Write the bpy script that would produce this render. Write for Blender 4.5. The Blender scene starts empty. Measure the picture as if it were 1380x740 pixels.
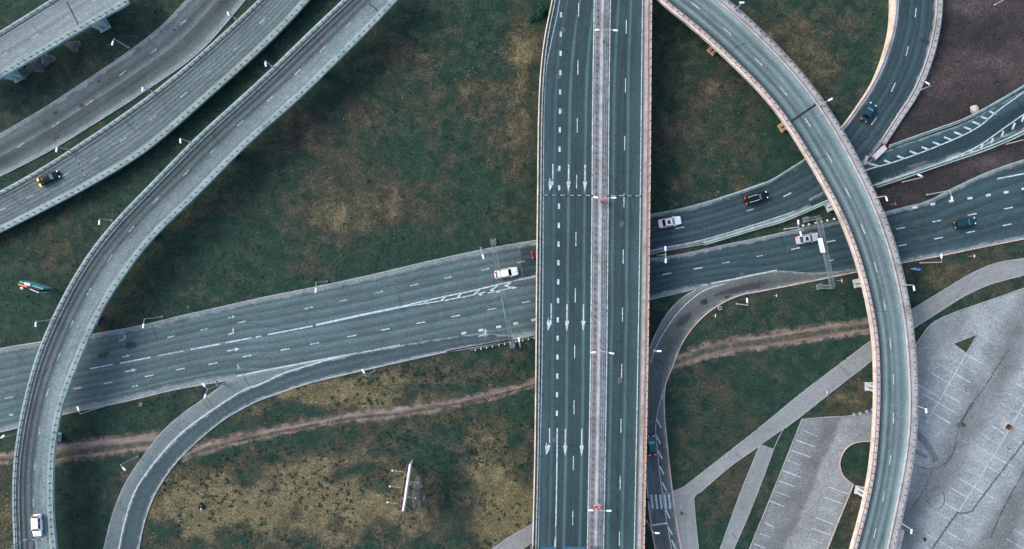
import bpy, bmesh, math, random
import numpy as np
from mathutils import Vector, Matrix, noise as mnoise

random.seed(7); rng = np.random.default_rng(7)
scn = bpy.context.scene
COL = scn.collection
PI = math.pi

# ------------------------------------------------------------------ camera, sky, sun, exposure
H_CAM, F_PX = 185.0, 1202.5            # drone height in metres, focal length in photo pixels
cd = bpy.data.cameras.new('camera'); cam = bpy.data.objects.new('camera', cd); COL.objects.link(cam)
cam.location = (0, 0, H_CAM); cam.rotation_euler = (0, 0, 0)
cd.sensor_fit = 'HORIZONTAL'; cd.angle = 2*math.atan(690/F_PX); cd.clip_start = 1; cd.clip_end = 6000
scn.camera = cam

SUN_EL, SUN_AZ = math.radians(43), math.radians(296)      # azimuth clockwise from north (+y)
w = bpy.data.worlds.new('World'); scn.world = w; w.use_nodes = True
nt = w.node_tree; bg = nt.nodes['Background']
sky = nt.nodes.new('ShaderNodeTexSky'); sky.sky_type = 'NISHITA'; sky.sun_disc = False
sky.sun_elevation = SUN_EL; sky.sun_rotation = SUN_AZ; sky.air_density = 1.0; sky.dust_density = 3.0; sky.ozone_density = 1.5
nt.links.new(sky.outputs[0], bg.inputs[0]); bg.inputs[1].default_value = 0.148
sd = bpy.data.lights.new('sun', 'SUN'); sd.energy = 0.9; sd.angle = math.radians(22); sd.color = (1, .97, .92)
sun = bpy.data.objects.new('sun', sd); COL.objects.link(sun)
sdir = Vector((math.sin(SUN_AZ)*math.cos(SUN_EL), math.cos(SUN_AZ)*math.cos(SUN_EL), math.sin(SUN_EL)))
sun.rotation_euler = sdir.to_track_quat('Z', 'Y').to_euler(); sun.location = (0, 0, 120)
vs = scn.view_settings; vs.view_transform = 'Standard'; vs.look = 'None'; vs.exposure = 1.0; vs.gamma = 1.0; vs.use_curve_mapping = False

# ------------------------------------------------------------------ coordinates
S0 = F_PX/H_CAM                        # photo pixels per metre on the ground
def W(px, py, z=0.0):
    k = (H_CAM-z)/F_PX
    return Vector(((px-690)*k, -(py-370)*k, z))
def Wn(p, z=0.0):                      # Nx2 pixels -> Nx3
    p = np.asarray(p, float); z = np.broadcast_to(np.asarray(z, float), (len(p),))
    k = (H_CAM-z)/F_PX
    return np.stack([(p[:, 0]-690)*k, -(p[:, 1]-370)*k, z], 1)
def cr(pts, step=6.0):                 # Catmull-Rom through the points, resampled evenly
    p = np.asarray(pts, float)
    if len(p) == 2: q = np.linspace(p[0], p[1], 40)
    else:
        e = np.vstack([2*p[0]-p[1], p, 2*p[-1]-p[-2]]); out = []
        for i in range(1, len(e)-2):
            p0, p1, p2, p3 = e[i-1:i+3]
            t0 = 0; t1 = t0+max(np.linalg.norm(p1-p0), 1e-6)**.5; t2 = t1+max(np.linalg.norm(p2-p1), 1e-6)**.5; t3 = t2+max(np.linalg.norm(p3-p2), 1e-6)**.5
            t = np.linspace(t1, t2, 16, endpoint=False)[:, None]
            A1 = (t1-t)/(t1-t0)*p0+(t-t0)/(t1-t0)*p1; A2 = (t2-t)/(t2-t1)*p1+(t-t1)/(t2-t1)*p2; A3 = (t3-t)/(t3-t2)*p2+(t-t2)/(t3-t2)*p3
            B1 = (t2-t)/(t2-t0)*A1+(t-t0)/(t2-t0)*A2; B2 = (t3-t)/(t3-t1)*A2+(t-t1)/(t3-t1)*A3
            out.append((t2-t)/(t2-t1)*B1+(t-t1)/(t2-t1)*B2)
        q = np.vstack(out+[p[-1:]])
    return resample(q, step)
def resample(q, step):
    d = np.r_[0, np.cumsum(np.linalg.norm(np.diff(q, axis=0), axis=1))]
    n = max(2, int(d[-1]/step)+1); s = np.linspace(0, d[-1], n)
    return np.stack([np.interp(s, d, q[:, k]) for k in range(q.shape[1])], 1)
def smooth(q, sg):
    if not sg: return q
    r = int(sg*3); k = np.exp(-.5*(np.arange(-r, r+1)/sg)**2); k /= k.sum()
    e = np.vstack([2*q[0]-q[1:r+1][::-1], q, 2*q[-1]-q[-r-1:-1][::-1]])
    return np.stack([np.convolve(e[:, i], k, 'valid') for i in range(q.shape[1])], 1)
def extend(pts, a=0, b=0):
    p = [np.array(x, float) for x in pts]
    if a: u = p[0]-p[1]; p.insert(0, p[0]+u/np.linalg.norm(u)*a)
    if b: u = p[-1]-p[-2]; p.append(p[-1]+u/np.linalg.norm(u)*b)
    return p
def length(q): return np.r_[0, np.cumsum(np.linalg.norm(np.diff(q, axis=0), axis=1))]

# ------------------------------------------------------------------ materials
class N:
    def __init__(s, name):
        s.m = bpy.data.materials.new(name); s.m.use_nodes = True; s.t = s.m.node_tree
        s.b = s.t.nodes['Principled BSDF']; s.b.inputs['Roughness'].default_value = .85
        s.b.inputs['Specular IOR Level'].default_value = .25
    def n(s, typ, **kw):
        x = s.t.nodes.new(typ)
        for k, v in kw.items(): setattr(x, k, v)
        return x
    def l(s, a, b): s.t.links.new(a, b)
    def obj(s): return s.n('ShaderNodeTexCoord').outputs['Object']
    def uv(s, name): return s.n('ShaderNodeUVMap', uv_map=name).outputs[0]
    def map(s, v, scale=(1, 1, 1), rot=0, loc=(0, 0, 0)):
        x = s.n('ShaderNodeMapping'); s.l(v, x.inputs[0]); x.inputs['Scale'].default_value = scale
        x.inputs['Rotation'].default_value = (0, 0, rot); x.inputs['Location'].default_value = loc; return x.outputs[0]
    def noise(s, v, scale, detail=3, rough=.6, dist=0, color=False):
        x = s.n('ShaderNodeTexNoise'); s.l(v, x.inputs['Vector']); x.inputs['Scale'].default_value = scale
        x.inputs['Detail'].default_value = detail; x.inputs['Roughness'].default_value = rough; x.inputs['Distortion'].default_value = dist
        return x.outputs['Color' if color else 'Fac']
    def math(s, op, a, b=None, c=None, clamp=False):
        x = s.n('ShaderNodeMath', operation=op, use_clamp=clamp)
        for i, v in enumerate((a, b, c)):
            if v is None: continue
            if isinstance(v, (int, float)): x.inputs[i].default_value = v
            else: s.l(v, x.inputs[i])
        return x.outputs[0]
    def mr(s, v, a, b, c=0., d=1., smooth=False):
        x = s.n('ShaderNodeMapRange'); s.l(v, x.inputs[0])
        if smooth: x.interpolation_type = 'SMOOTHSTEP'
        for i, k in enumerate((a, b, c, d)): x.inputs[i+1].default_value = k
        return x.outputs[0]
    def mix(s, f, a, b, blend='MIX'):
        x = s.n('ShaderNodeMix', data_type='RGBA', blend_type=blend)
        if isinstance(f, (int, float)): x.inputs[0].default_value = f
        else: s.l(f, x.inputs[0])
        for i, v in ((6, a), (7, b)):
            if isinstance(v, tuple): x.inputs[i].default_value = (*v, 1)
            else: s.l(v, x.inputs[i])
        return x.outputs[2]
    def scale(s, colour, f):                       # colour * scalar
        x = s.n('ShaderNodeVectorMath', operation='SCALE')
        if isinstance(colour, tuple): x.inputs[0].default_value = colour
        else: s.l(colour, x.inputs[0])
        if isinstance(f, (int, float)): x.inputs['Scale'].default_value = f
        else: s.l(f, x.inputs['Scale'])
        return x.outputs[0]
    def ramp(s, v, stops, interp='LINEAR'):
        x = s.n('ShaderNodeValToRGB'); s.l(v, x.inputs[0]); r = x.color_ramp; r.interpolation = interp
        while len(r.elements) < len(stops): r.elements.new(.5)
        for e, (p, c) in zip(r.elements, sorted(stops, key=lambda k: k[0])):
            e.position = p; e.color = (*c, 1) if isinstance(c, tuple) else (c, c, c, 1)
        return x.outputs[0]
    def sep(s, v):
        x = s.n('ShaderNodeSeparateXYZ'); s.l(v, x.inputs[0]); return x.outputs
    def attr(s, name): return s.n('ShaderNodeAttribute', attribute_name=name).outputs['Fac']
    def grain(s, colour, amt=.45, sc=3.4, chroma=.3):
        o = s.obj()
        f = s.mr(s.noise(o, sc, 2, .7), .25, .75, 1-amt, 1+amt)
        c = s.scale(colour, f)
        if chroma:
            cn = s.mr(s.noise(s.map(o, loc=(37, 11, 0)), sc*.75, 1, .5), .34, .66, 0, 1)
            q = chroma*.9
            tint = s.mix(cn, (1-q*.75, 1+q*.22, 1+q*.12), (1+q*.85, 1-q*.3, 1-q*.02))
            c = s.mix(1.0, c, tint, 'MULTIPLY')
        return c
    def done(s, c, bump=None, strength=.3, dist=.05):
        if isinstance(c, tuple): s.b.inputs['Base Color'].default_value = (*c, 1)
        else: s.l(c, s.b.inputs['Base Color'])
        if bump is not None:
            x = s.n('ShaderNodeBump'); x.inputs['Strength'].default_value = strength; x.inputs['Distance'].default_value = dist
            s.l(bump, x.inputs['Height']); s.l(x.outputs[0], s.b.inputs['Normal'])
        return s.m

def asphalt(name, col, profile=None, edge=None, blotch=.15, streak=.2, grain=.36, chroma=.34, wear=2.1):
    """col x lengthwise wear and tone profile across the road (s in 0..1) x streaks along it x blotches x grain"""
    k = N(name); o = k.obj(); uv = k.uv('metres'); s = k.sep(k.uv('across'))[0]
    c = k.scale((col[0], col[1], col[2]*.95), 1.0)
    wob = k.mr(k.noise(k.map(uv, (0.0, .03, 1)), 1.0, 2), .3, .7, -.006, .006)
    sw = k.math('ADD', s, wob)
    if profile:
        r = k.sep(k.ramp(sw, [(p, max(.2, 1+(v-1)*wear)*.4) for p, v in profile]))[0]
        c = k.scale(c, k.math('MULTIPLY', r, 2.5))
    st = k.mr(k.noise(k.map(uv, (1.3, .022, 1)), 1.0, 4, .65), .3, .7, 1-streak, 1+streak)
    c = k.scale(c, st)
    c = k.scale(c, k.mr(k.noise(o, .09, 5, .6), .3, .7, 1-blotch, 1+blotch))
    c = k.scale(c, k.mr(k.noise(o, .7, 3, .7), .3, .7, .9, 1.1))
    if edge:                                        # pale grit swept to the verges (metres wide, colour)
        width, ec = edge
        d = k.sep(k.uv('edge'))[0]
        dn = k.math('ADD', d, k.mr(k.noise(o, .5, 3), .3, .7, -.35, .35))
        c = k.mix(k.mr(dn, width*.3, width, .85, 0., True), c, k.scale(ec, k.mr(k.noise(o, 1.5, 3), .3, .7, .75, 1.2)))
    crk = k.n('ShaderNodeTexVoronoi', feature='DISTANCE_TO_EDGE'); k.l(k.map(uv, (.35, .06, 1)), crk.inputs[0]); crk.inputs['Scale'].default_value = .6
    c = k.scale(c, k.mr(crk.outputs[0], 0, .012, .72, 1))
    return k.done(k.grain(c, grain, 3.2, chroma), k.noise(o, 9, 2), .25, .02)

def solid(name, col, rough=.6, var=.18, sc=1.2, metal=0, grain=.12, spec=.3):
    k = N(name); o = k.obj(); k.b.inputs['Roughness'].default_value = rough; k.b.inputs['Metallic'].default_value = metal
    k.b.inputs['Specular IOR Level'].default_value = spec
    c = k.scale(col, k.mr(k.noise(o, sc, 4, .65), .3, .7, 1-var, 1+var))
    return k.done(k.grain(c, grain, 4.5, .08))

def concrete(name, col, stain=(.3, .3, .28)):
    k = N(name); o = k.obj()
    c = k.scale(col, k.mr(k.noise(o, .6, 5, .7), .3, .7, .74, 1.2))
    c = k.mix(k.mr(k.noise(o, .25, 4, .6), .5, .72, 0, .55), c, k.mix(1.0, c, stain, 'MULTIPLY'))
    return k.done(k.grain(c, .2, 4.5, .14), k.noise(o, 6, 3), .3, .02)

def paint_line(name, wear=.5):
    k = N(name); o = k.obj()
    wf = k.mr(k.noise(o, 2.2, 4, .75), .5-.25*wear, .62+.2*(1-wear), 1, .12)
    c = k.scale((.52, .61, .63), k.mr(k.noise(o, 3.5, 2), .3, .7, .8, 1.1))
    tr = k.n('ShaderNodeBsdfTransparent'); mx = k.n('ShaderNodeMixShader')
    k.l(wf, mx.inputs[0]); k.l(tr.outputs[0], mx.inputs[1]); k.l(k.b.outputs[0], mx.inputs[2])
    k.done(c); k.l(mx.outputs[0], k.t.nodes['Material Output'].inputs[0]); return k.m

def patch_mat(name, col, a=.8):
    k = N(name); o = k.obj(); d = k.sep(k.uv('edge'))[0]
    dn = k.math('ADD', d, k.mr(k.noise(o, 1.8, 3), .3, .7, -.25, .25))
    f = k.mr(dn, .0, .22, 0, a)
    tr = k.n('ShaderNodeBsdfTransparent'); mx = k.n('ShaderNodeMixShader')
    k.l(f, mx.inputs[0]); k.l(tr.outputs[0], mx.inputs[1]); k.l(k.b.outputs[0], mx.inputs[2])
    k.done(k.grain(k.scale(col, k.mr(k.noise(o, .8, 3), .3, .7, .85, 1.15)), .25)); k.l(mx.outputs[0], k.t.nodes['Material Output'].inputs[0]); return k.m

def dirt_mat(name):
    k = N(name); o = k.obj(); s = k.sep(k.uv('across'))[0]; d = k.sep(k.uv('edge'))[0]; uv = k.uv('metres')
    c = k.ramp(k.noise(k.map(uv, (.9, .12, 1)), 1.0, 5, .65), [(.3, (.075, .062, .05)), (.5, (.19, .147, .122)), (.7, (.31, .26, .22))])
    g = k.math('MULTIPLY', k.attr('grassy'), k.mr(k.noise(o, .5, 4, .7), .35, .6, .2, 1.2), clamp=True)
    c = k.mix(g, c, k.ramp(k.noise(o, 1.2, 4), [(.3, (.022, .042, .028)), (.7, (.10, .09, .055))]))
    dn = k.math('ADD', d, k.mr(k.noise(o, .4, 6, .75), .3, .7, -1.0, .9))
    f = k.mr(dn, -.1, 1.25, 0, .95, True)
    tr = k.n('ShaderNodeBsdfTransparent'); mx = k.n('ShaderNodeMixShader')
    k.l(f, mx.inputs[0]); k.l(tr.outputs[0], mx.inputs[1]); k.l(k.b.outputs[0], mx.inputs[2])
    k.done(k.grain(c, .3)); k.l(mx.outputs[0], k.t.nodes['Material Output'].inputs[0]); return k.m

def grass_mat():
    k = N('meadow'); o = k.obj()
    dry, bare, lush = k.attr('dry'), k.attr('bare'), k.attr('lush')
    n1 = k.noise(o, .055, 6, .68, .6); n2 = k.noise(o, .35, 5, .7, .4); n3 = k.noise(o, 2.6, 4, .75)
    base = k.ramp(k.math('ADD', k.math('MULTIPLY', n2, .5), k.math('MULTIPLY', n3, .5)), [(.35, (.0035, .016, .011)), (.5, (.011, .036, .023)), (.65, (.038, .062, .036))])
    brown = k.ramp(k.math('ADD', k.math('MULTIPLY', n2, .4), k.math('MULTIPLY', n3, .6)), [(.35, (.009, .020, .013)), (.52, (.041, .043, .027)), (.66, (.105, .083, .054))])
    tan = k.ramp(k.math('ADD', k.math('MULTIPLY', n2, .4), k.math('MULTIPLY', n3, .6)), [(.34, (.022, .032, .016)), (.5, (.104, .097, .046)), (.66, (.23, .188, .11))])
    sn = k.math('ADD', k.math('MULTIPLY', n1, .3), k.math('ADD', k.math('MULTIPLY', n2, .3), k.math('MULTIPLY', n3, .4)))
    soil = k.ramp(k.math('ADD', sn, k.math('MULTIPLY', dry, .2)), [(.33, (.008, .011, .010)), (.5, (.026, .024, .023)), (.62, (.055, .045, .042)), (.78, (.15, .12, .112))])
    n4 = k.noise(o, 1.0, 4, .7); big = k.math('ADD', k.math('MULTIPLY', n1, .42), k.math('ADD', k.math('MULTIPLY', n2, .36), k.math('MULTIPLY', n4, .22)))
    f1 = k.mr(k.math('ADD', big, k.math('MULTIPLY', dry, .26)), .495, .65, 0, 1, True)
    c = k.mix(f1, base, brown)
    f2 = k.mr(k.math('ADD', k.math('MULTIPLY', big, 1.15), k.math('MULTIPLY', dry, .52)), .78, 1.08, 0, 1, True)
    c = k.mix(f2, c, tan)
    c = k.mix(k.mr(k.math('ADD', lush, k.mr(n2, .3, .7, -.25, .25)), .25, .75, 0, .85, True), c, k.ramp(n3, [(.3, (.003, .017, .012)), (.7, (.011, .042, .026))]))
    fb = k.mr(k.math('ADD', bare, k.mr(n2, .3, .7, -.35, .35)), .35, .65, 0, 1, True)
    c = k.mix(fb, c, soil)
    hb = k.math('ADD', n3, k.math('MULTIPLY', n2, 1.5))
    return k.done(k.grain(c, .6, 3.0, .4), hb, .45, .12)

def slot(m, i=None): return m
M = {}
LG = (.20, .235, .24)                  # grit
M['main_left'] = asphalt('asphalt_main', (.064, .101, .108), [(0, 1.3), (0.0714, 0.9), (0.0912, 1.2), (0.1088, 1.2), (0.1614, 0.9), (0.1812, 1.1), (0.1988, 1.1), (0.2614, 0.9), (0.2812, 1.22), (0.2988, 1.22), (0.3564, 0.9), (0.3762, 1.15), (0.3938, 1.15), (0.4614, 0.9), (0.4812, 1.25), (0.4988, 1.25), (0.5564, 0.9), (0.5762, 1.12), (0.5938, 1.12), (0.6514, 0.9), (0.6712, 1.22), (0.6888, 1.22), (0.7464, 0.9), (0.7662, 1.1), (0.7838, 1.1), (0.8414, 0.9), (0.8612, 1.2), (0.8788, 1.2), (0.8986, 0.9), (1, 1.4)], (1.3, LG), wear=1.6, streak=.14)
M['main_right'] = asphalt('asphalt_main_east', (.027, .053, .061), [(0, 1.3), (0.101, 0.92), (0.128, 1.2), (0.152, 1.2), (0.261, 0.92), (0.288, 1.25), (0.312, 1.25), (0.411, 0.92), (0.438, 1.15), (0.462, 1.15), (0.561, 0.92), (0.588, 1.25), (0.612, 1.25), (0.721, 0.92), (0.748, 1.15), (0.772, 1.15), (0.799, 0.92), (1, 1.5)], (1.0, LG), wear=1.5, streak=.16)
M['branch'] = asphalt('asphalt_branch', (.026, .050, .059), [(0, 1.8), (0.161, 0.92), (0.188, 1.1), (0.212, 1.1), (0.321, 0.92), (0.348, 1.35), (0.372, 1.35), (0.481, 0.92), (0.508, 1.1), (0.532, 1.1), (0.621, 0.92), (0.648, 1.35), (0.672, 1.35), (0.801, 0.92), (0.828, 1.2), (0.852, 1.2), (0.879, 0.92), (1, 1.9)], (.9, LG), wear=1.6, streak=.16)
M['gore'] = asphalt('asphalt_new', (.019, .042, .050), [(0, 1.5), (.25, 1.35), (.42, .95), (.78, .95), (1, 1.35)], (.6, LG))
M['slip_left'] = asphalt('asphalt_slip', (.046, .076, .086), [(0, 1.1), (.12, .92), (.3, .95), (.5, 1.12), (.7, .95), (.88, 1.15), (1, 1.6)], (.5, LG), wear=1.2)
M['shoulder'] = asphalt('asphalt_shoulder', (.130, .168, .172), [(0, 1.15), (.3, 1), (.7, .95), (1, .9)], (.4, LG), wear=1.0, chroma=.2, grain=.3)
M['slip_right'] = asphalt('asphalt_slip_east', (.090, .106, .105), [(0, 1.3), (.1, 1.25), (.2, 1.1), (.45, .9), (.7, .85), (.85, 1.1), (1, 1.5)], (.5, (.2, .2, .2)), blotch=.35, wear=1.0)
M['old'] = asphalt('asphalt_old', (.070, .094, .098), [(0, 1.5), (.06, 1.0), (.2, 1.12), (.35, .86), (.48, 1.16), (.5, 1.3), (.53, .9), (.7, .86), (.85, 1.08), (.92, 1.5), (1, 1.9)], (1.0, LG), blotch=.3)
M['ramp_inner'] = asphalt('asphalt_ramp', (.092, .126, .130), [(0, 0.8), (0.121, 0.86), (0.148, 1.25), (0.172, 1.25), (0.261, 0.86), (0.288, 1.2), (0.312, 1.2), (0.381, 0.86), (0.408, 1.25), (0.432, 1.25), (0.521, 0.86), (0.548, 1.2), (0.572, 1.2), (0.661, 0.86), (0.688, 1.25), (0.712, 1.25), (0.821, 0.86), (0.848, 1.2), (0.872, 1.2), (0.899, 0.86), (1, 1.35)], None, wear=1.5, streak=.14)
M['ramp_loop'] = asphalt('asphalt_loop', (.096, .130, .136), [(0, 1.1), (.08, .62), (.17, .95), (.24, .66), (.36, 1.0), (.46, .74), (.58, 1.1), (.75, 1.22), (.9, 1.3), (1, 1.2)], None)
M['ramp_far'] = asphalt('asphalt_far', (.150, .184, .187), [(0, 1.1), (.2, 1.0), (.4, 1.1), (.5, .95), (.7, 1.1), (1, 1.1)], None)
M['bridge_ramp'] = asphalt('asphalt_curved_ramp', (.098, .142, .148), [(0, .62), (.1, .85), (.22, 1.28), (.33, .82), (.45, 1.1), (.52, .95), (.62, 1.2), (.75, .95), (.85, 1.15), (.95, 1.5), (1, 1.4)], None)  # left edge of the ramp darker, right edge paler, tracks between
M['bridge'] = asphalt('asphalt_overpass', (.034, .066, .072), [(0, 1.3), (0.0955, 0.9), (0.1085, 1.12), (0.1215, 1.12), (0.1345, 0.9), (0.2425, 0.9), (0.2555, 1.36), (0.2685, 1.36), (0.2815, 0.9), (0.4055, 0.9), (0.4185, 1.36), (0.4315, 1.36), (0.4445, 0.9), (0.6885, 0.9), (0.7015, 1.3), (0.7145, 1.3), (0.7275, 0.9), (0.8305, 0.9), (0.8435, 1.36), (0.8565, 1.36), (0.8695, 0.9), (1, 1.1)], None, blotch=.14, streak=.16)
M['path'] = asphalt('asphalt_path', (.200, .218, .225), [(0, 1.2), (.1, 1), (.9, 1), (1, 1.25)], None, streak=.1, chroma=.16, grain=.3, wear=1)
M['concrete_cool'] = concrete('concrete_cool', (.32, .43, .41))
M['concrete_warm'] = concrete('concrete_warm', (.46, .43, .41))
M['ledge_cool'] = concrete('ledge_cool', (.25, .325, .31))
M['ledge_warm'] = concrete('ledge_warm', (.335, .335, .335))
M['rust'] = concrete('rust_stained_edge', (.40, .26, .185), (.6, .45, .4))
M['cream'] = concrete('cream_edge', (.66, .57, .47))
M['strip_dark'] = concrete('gritty_strip', (.10, .115, .115)); M['cream_rust'] = concrete('ochre_stained_concrete', (.52, .34, .20)); M['white_ledge'] = concrete('white_kerb_ledge', (.50, .50, .50)); M['median'] = concrete('median_kerb', (.235, .245, .25)); M['bed_left'] = concrete('median_bed_left', (.18, .165, .158)); M['bed_right'] = concrete('median_bed_right', (.13, .15, .15)); M['walk_strip'] = concrete('median_walk_strip', (.37, .39, .40))
M['kerb'] = concrete('kerb_stone', (.30, .33, .32))
M['kerb_warm'] = concrete('kerb_stone_warm', (.52, .40, .35))
M['line'] = paint_line('road_paint', .25); M['line_worn'] = paint_line('road_paint_worn', .7)
M['steel'] = solid('galvanised_steel', (.17, .205, .205), .5, .2, metal=.2)
M['steel_dark'] = solid('dark_steel', (.055, .06, .06), .6)
M['post'] = solid('post_steel', (.07, .09, .09), .6)
M['rail_warm'] = solid('warm_rail', (.22, .165, .14), .6)
M['rail_cool'] = solid('cool_rail', (.34, .39, .38), .6)
M['pole'] = solid('lamp_pole', (.33, .38, .36), .5); M['pole_warm'] = solid('lamp_pole_warm', (.42, .36, .30), .5)
M['lamp'] = solid('lamp_housing', (.80, .82, .82), .4)
M['joint'] = solid('joint_rubber', (.018, .022, .026), .7)
M['white'] = solid('white_enamel', (.78, .80, .80), .4); M['red'] = solid('red_enamel', (.55, .04, .03), .4)
M['blue'] = solid('blue_sign_face', (.06, .17, .36), .4); M['orange'] = solid('orange_enamel', (.75, .17, .06), .4)
M['teal'] = solid('teal_frame', (.10, .32, .32), .5)
M['black'] = solid('black_plastic', (.012, .013, .014), .5); M['tyre'] = solid('tyre_rubber', (.012, .012, .012), .8)
M['rim'] = solid('wheel_rim', (.4, .4, .42), .3, metal=.7)
M['brick'] = concrete('lattice_rust', (.22, .12, .09))
k_ = N('jointed_coping'); o_ = k_.obj(); c_ = k_.scale((.66, .54, .42), k_.mr(k_.noise(o_, .5, 4), .3, .7, .75, 1.2))
c_ = k_.mix(k_.math('LESS_THAN', k_.math('FRACT', k_.math('MULTIPLY', k_.sep(o_)[1], .56)), .13), c_, (.10, .075, .06)); M['coping'] = k_.done(k_.grain(c_, .2, 4, .1))
M['rubble'] = concrete('rubble', (.075, .08, .07)); M['rock'] = concrete('boulder_stone', (.46, .38, .32))
def glassy(name, col):
    k = N(name); k.b.inputs['Roughness'].default_value = .08; k.b.inputs['Specular IOR Level'].default_value = .6
    return k.done(col)
M['glass'] = glassy('dark_glass', (.008, .012, .014)); M['glass_teal'] = glassy('teal_glass', (.10, .26, .28))
def paintc(name, col, rough=.3, metal=0.0):
    k = N(name); k.b.inputs['Roughness'].default_value = rough; k.b.inputs['Metallic'].default_value = metal; k.b.inputs['Specular IOR Level'].default_value = .35 if max(col) > .04 else .06
    k.b.inputs['Coat Weight'].default_value = .08 if max(col) > .04 else 0
    o = k.obj(); return k.done(k.scale(col, k.mr(k.noise(o, 1.5, 4), .3, .7, .9, 1.08)))
def emit(name, col, e, s):
    k = N(name); k.b.inputs['Emission Color'].default_value = (*e, 1); k.b.inputs['Emission Strength'].default_value = s; return k.done(col)
M['tail'] = emit('tail_lens', (.5, .06, .02), (1, .16, .05), .35); M['brake'] = emit('brake_lamp_lit', (.8, .3, .1), (1, .36, .08), 2.2)
M['head'] = solid('headlamp_lens', (.75, .74, .66), .15)

# ------------------------------------------------------------------ mesh helpers
def link(name, me, mats, parent=None):
    o = bpy.data.objects.new(name, me); COL.objects.link(o)
    for m in (mats if isinstance(mats, (list, tuple)) else [mats]): me.materials.append(m)
    if parent: o.parent = parent
    return o
def tag(o, label=None, cat=None, group=None, kind=None):
    if label: o['label'] = label
    if cat: o['category'] = cat
    if group: o['group'] = group
    if kind: o['kind'] = kind
    return o
def thing(name, label, cat, loc=(0, 0, 0), rz=0, group=None):
    o = bpy.data.objects.new(name, None); COL.objects.link(o); o.location = loc; o.rotation_euler = (0, 0, rz); o.empty_display_size = .3
    return tag(o, label, cat, group)
class MB:
    def __init__(s): s.v = []; s.f = []; s.mi = []
    def add(s, vs, fs, mi=0):
        b = len(s.v); s.v += [tuple(x) for x in vs]; s.f += [tuple(b+i for i in f) for f in fs]; s.mi += [mi]*len(fs); return s
    def box(s, c, d, rz=0, mi=0, taper=(1, 1)):
        ca, sa = math.cos(rz), math.sin(rz); vs = []
        for z, t in ((-.5, (1, 1)), (.5, taper)):
            for x, y in ((-.5, -.5), (.5, -.5), (.5, .5), (-.5, .5)):
                X, Y = x*d[0]*t[0], y*d[1]*t[1]; vs.append((c[0]+X*ca-Y*sa, c[1]+X*sa+Y*ca, c[2]+z*d[2]))
        return s.add(vs, [(3, 2, 1, 0), (4, 5, 6, 7), (0, 1, 5, 4), (1, 2, 6, 5), (2, 3, 7, 6), (3, 0, 4, 7)], mi)
    def tube(s, p0, p1, r0, r1=None, n=8, mi=0):
        p0, p1 = Vector(p0), Vector(p1); r1 = r0 if r1 is None else r1
        d = (p1-p0).normalized(); a = d.orthogonal().normalized(); b = d.cross(a); vs = []
        for p, r in ((p0, r0), (p1, r1)):
            for i in range(n):
                t = 2*PI*i/n; vs.append(p+(a*math.cos(t)+b*math.sin(t))*r)
        fs = [(i, (i+1) % n, n+(i+1) % n, n+i) for i in range(n)]+[tuple(range(n))[::-1], tuple(range(n, 2*n))]
        return s.add(vs, fs, mi)
    def bar(s, path, wd, z0, z1, mi=0):            # rectangular section swept along Nx3 path (z0,z1 relative)
        p = np.asarray(path, float); t = np.gradient(p[:, :2], axis=0); t = t/np.linalg.norm(t, axis=1)[:, None]+1e-9
        nx, ny = -t[:, 1], t[:, 0]; vs = []
        for i in range(len(p)):
            for sd, zz in ((-.5, z0), (.5, z0), (.5, z1), (-.5, z1)): vs.append((p[i, 0]+nx[i]*wd*sd, p[i, 1]+ny[i]*wd*sd, p[i, 2]+zz))
        fs = [(4*i+k, 4*i+(k+1) % 4, 4*i+4+(k+1) % 4, 4*i+4+k) for i in range(len(p)-1) for k in range(4)]
        fs += [(3, 2, 1, 0), tuple(4*(len(p)-1)+k for k in range(4))]
        return s.add(vs, fs, mi)
    def band(s, A, B, mi=0):                        # flat sheet between two paths
        A, B = np.asarray(A), np.asarray(B); n = len(A)
        return s.add(np.vstack([A, B]), [(n+i, n+i+1, i+1, i) for i in range(n-1)], mi)
    def slab(s, A, B, top, bot, mi=0):              # solid between two edge paths
        A, B = np.asarray(A), np.asarray(B); vs = []
        for a, b in zip(A, B): vs += [(a[0], a[1], a[2]+bot), (b[0], b[1], b[2]+bot), (b[0], b[1], b[2]+top), (a[0], a[1], a[2]+top)]
        n = len(A)
        fs = [(4*i+k, 4*i+4+k, 4*i+4+(k+1) % 4, 4*i+(k+1) % 4) for i in range(n-1) for k in range(4)]
        fs += [(0, 1, 2, 3), tuple(4*(n-1)+k for k in (3, 2, 1, 0))]
        return s.add(vs, fs, mi)
    def build(s, name, mats, parent=None, smooth=False, bevel=0):
        me = bpy.data.meshes.new(name); me.from_pydata(s.v, [], s.f)
        bm = bmesh.new(); bm.from_mesh(me); bmesh.ops.recalc_face_normals(bm, faces=bm.faces)
        bm.to_mesh(me); bm.free()
        o = link(name, me, mats, parent)
        if any(s.mi): me.polygons.foreach_set('material_index', s.mi)
        if smooth: me.polygons.foreach_set('use_smooth', [True]*len(me.polygons))
        if bevel:
            md = o.modifiers.new('bevel', 'BEVEL'); md.width = bevel; md.segments = 2; md.limit_method = 'ANGLE'; md.angle_limit = math.radians(35)
        return o

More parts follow.
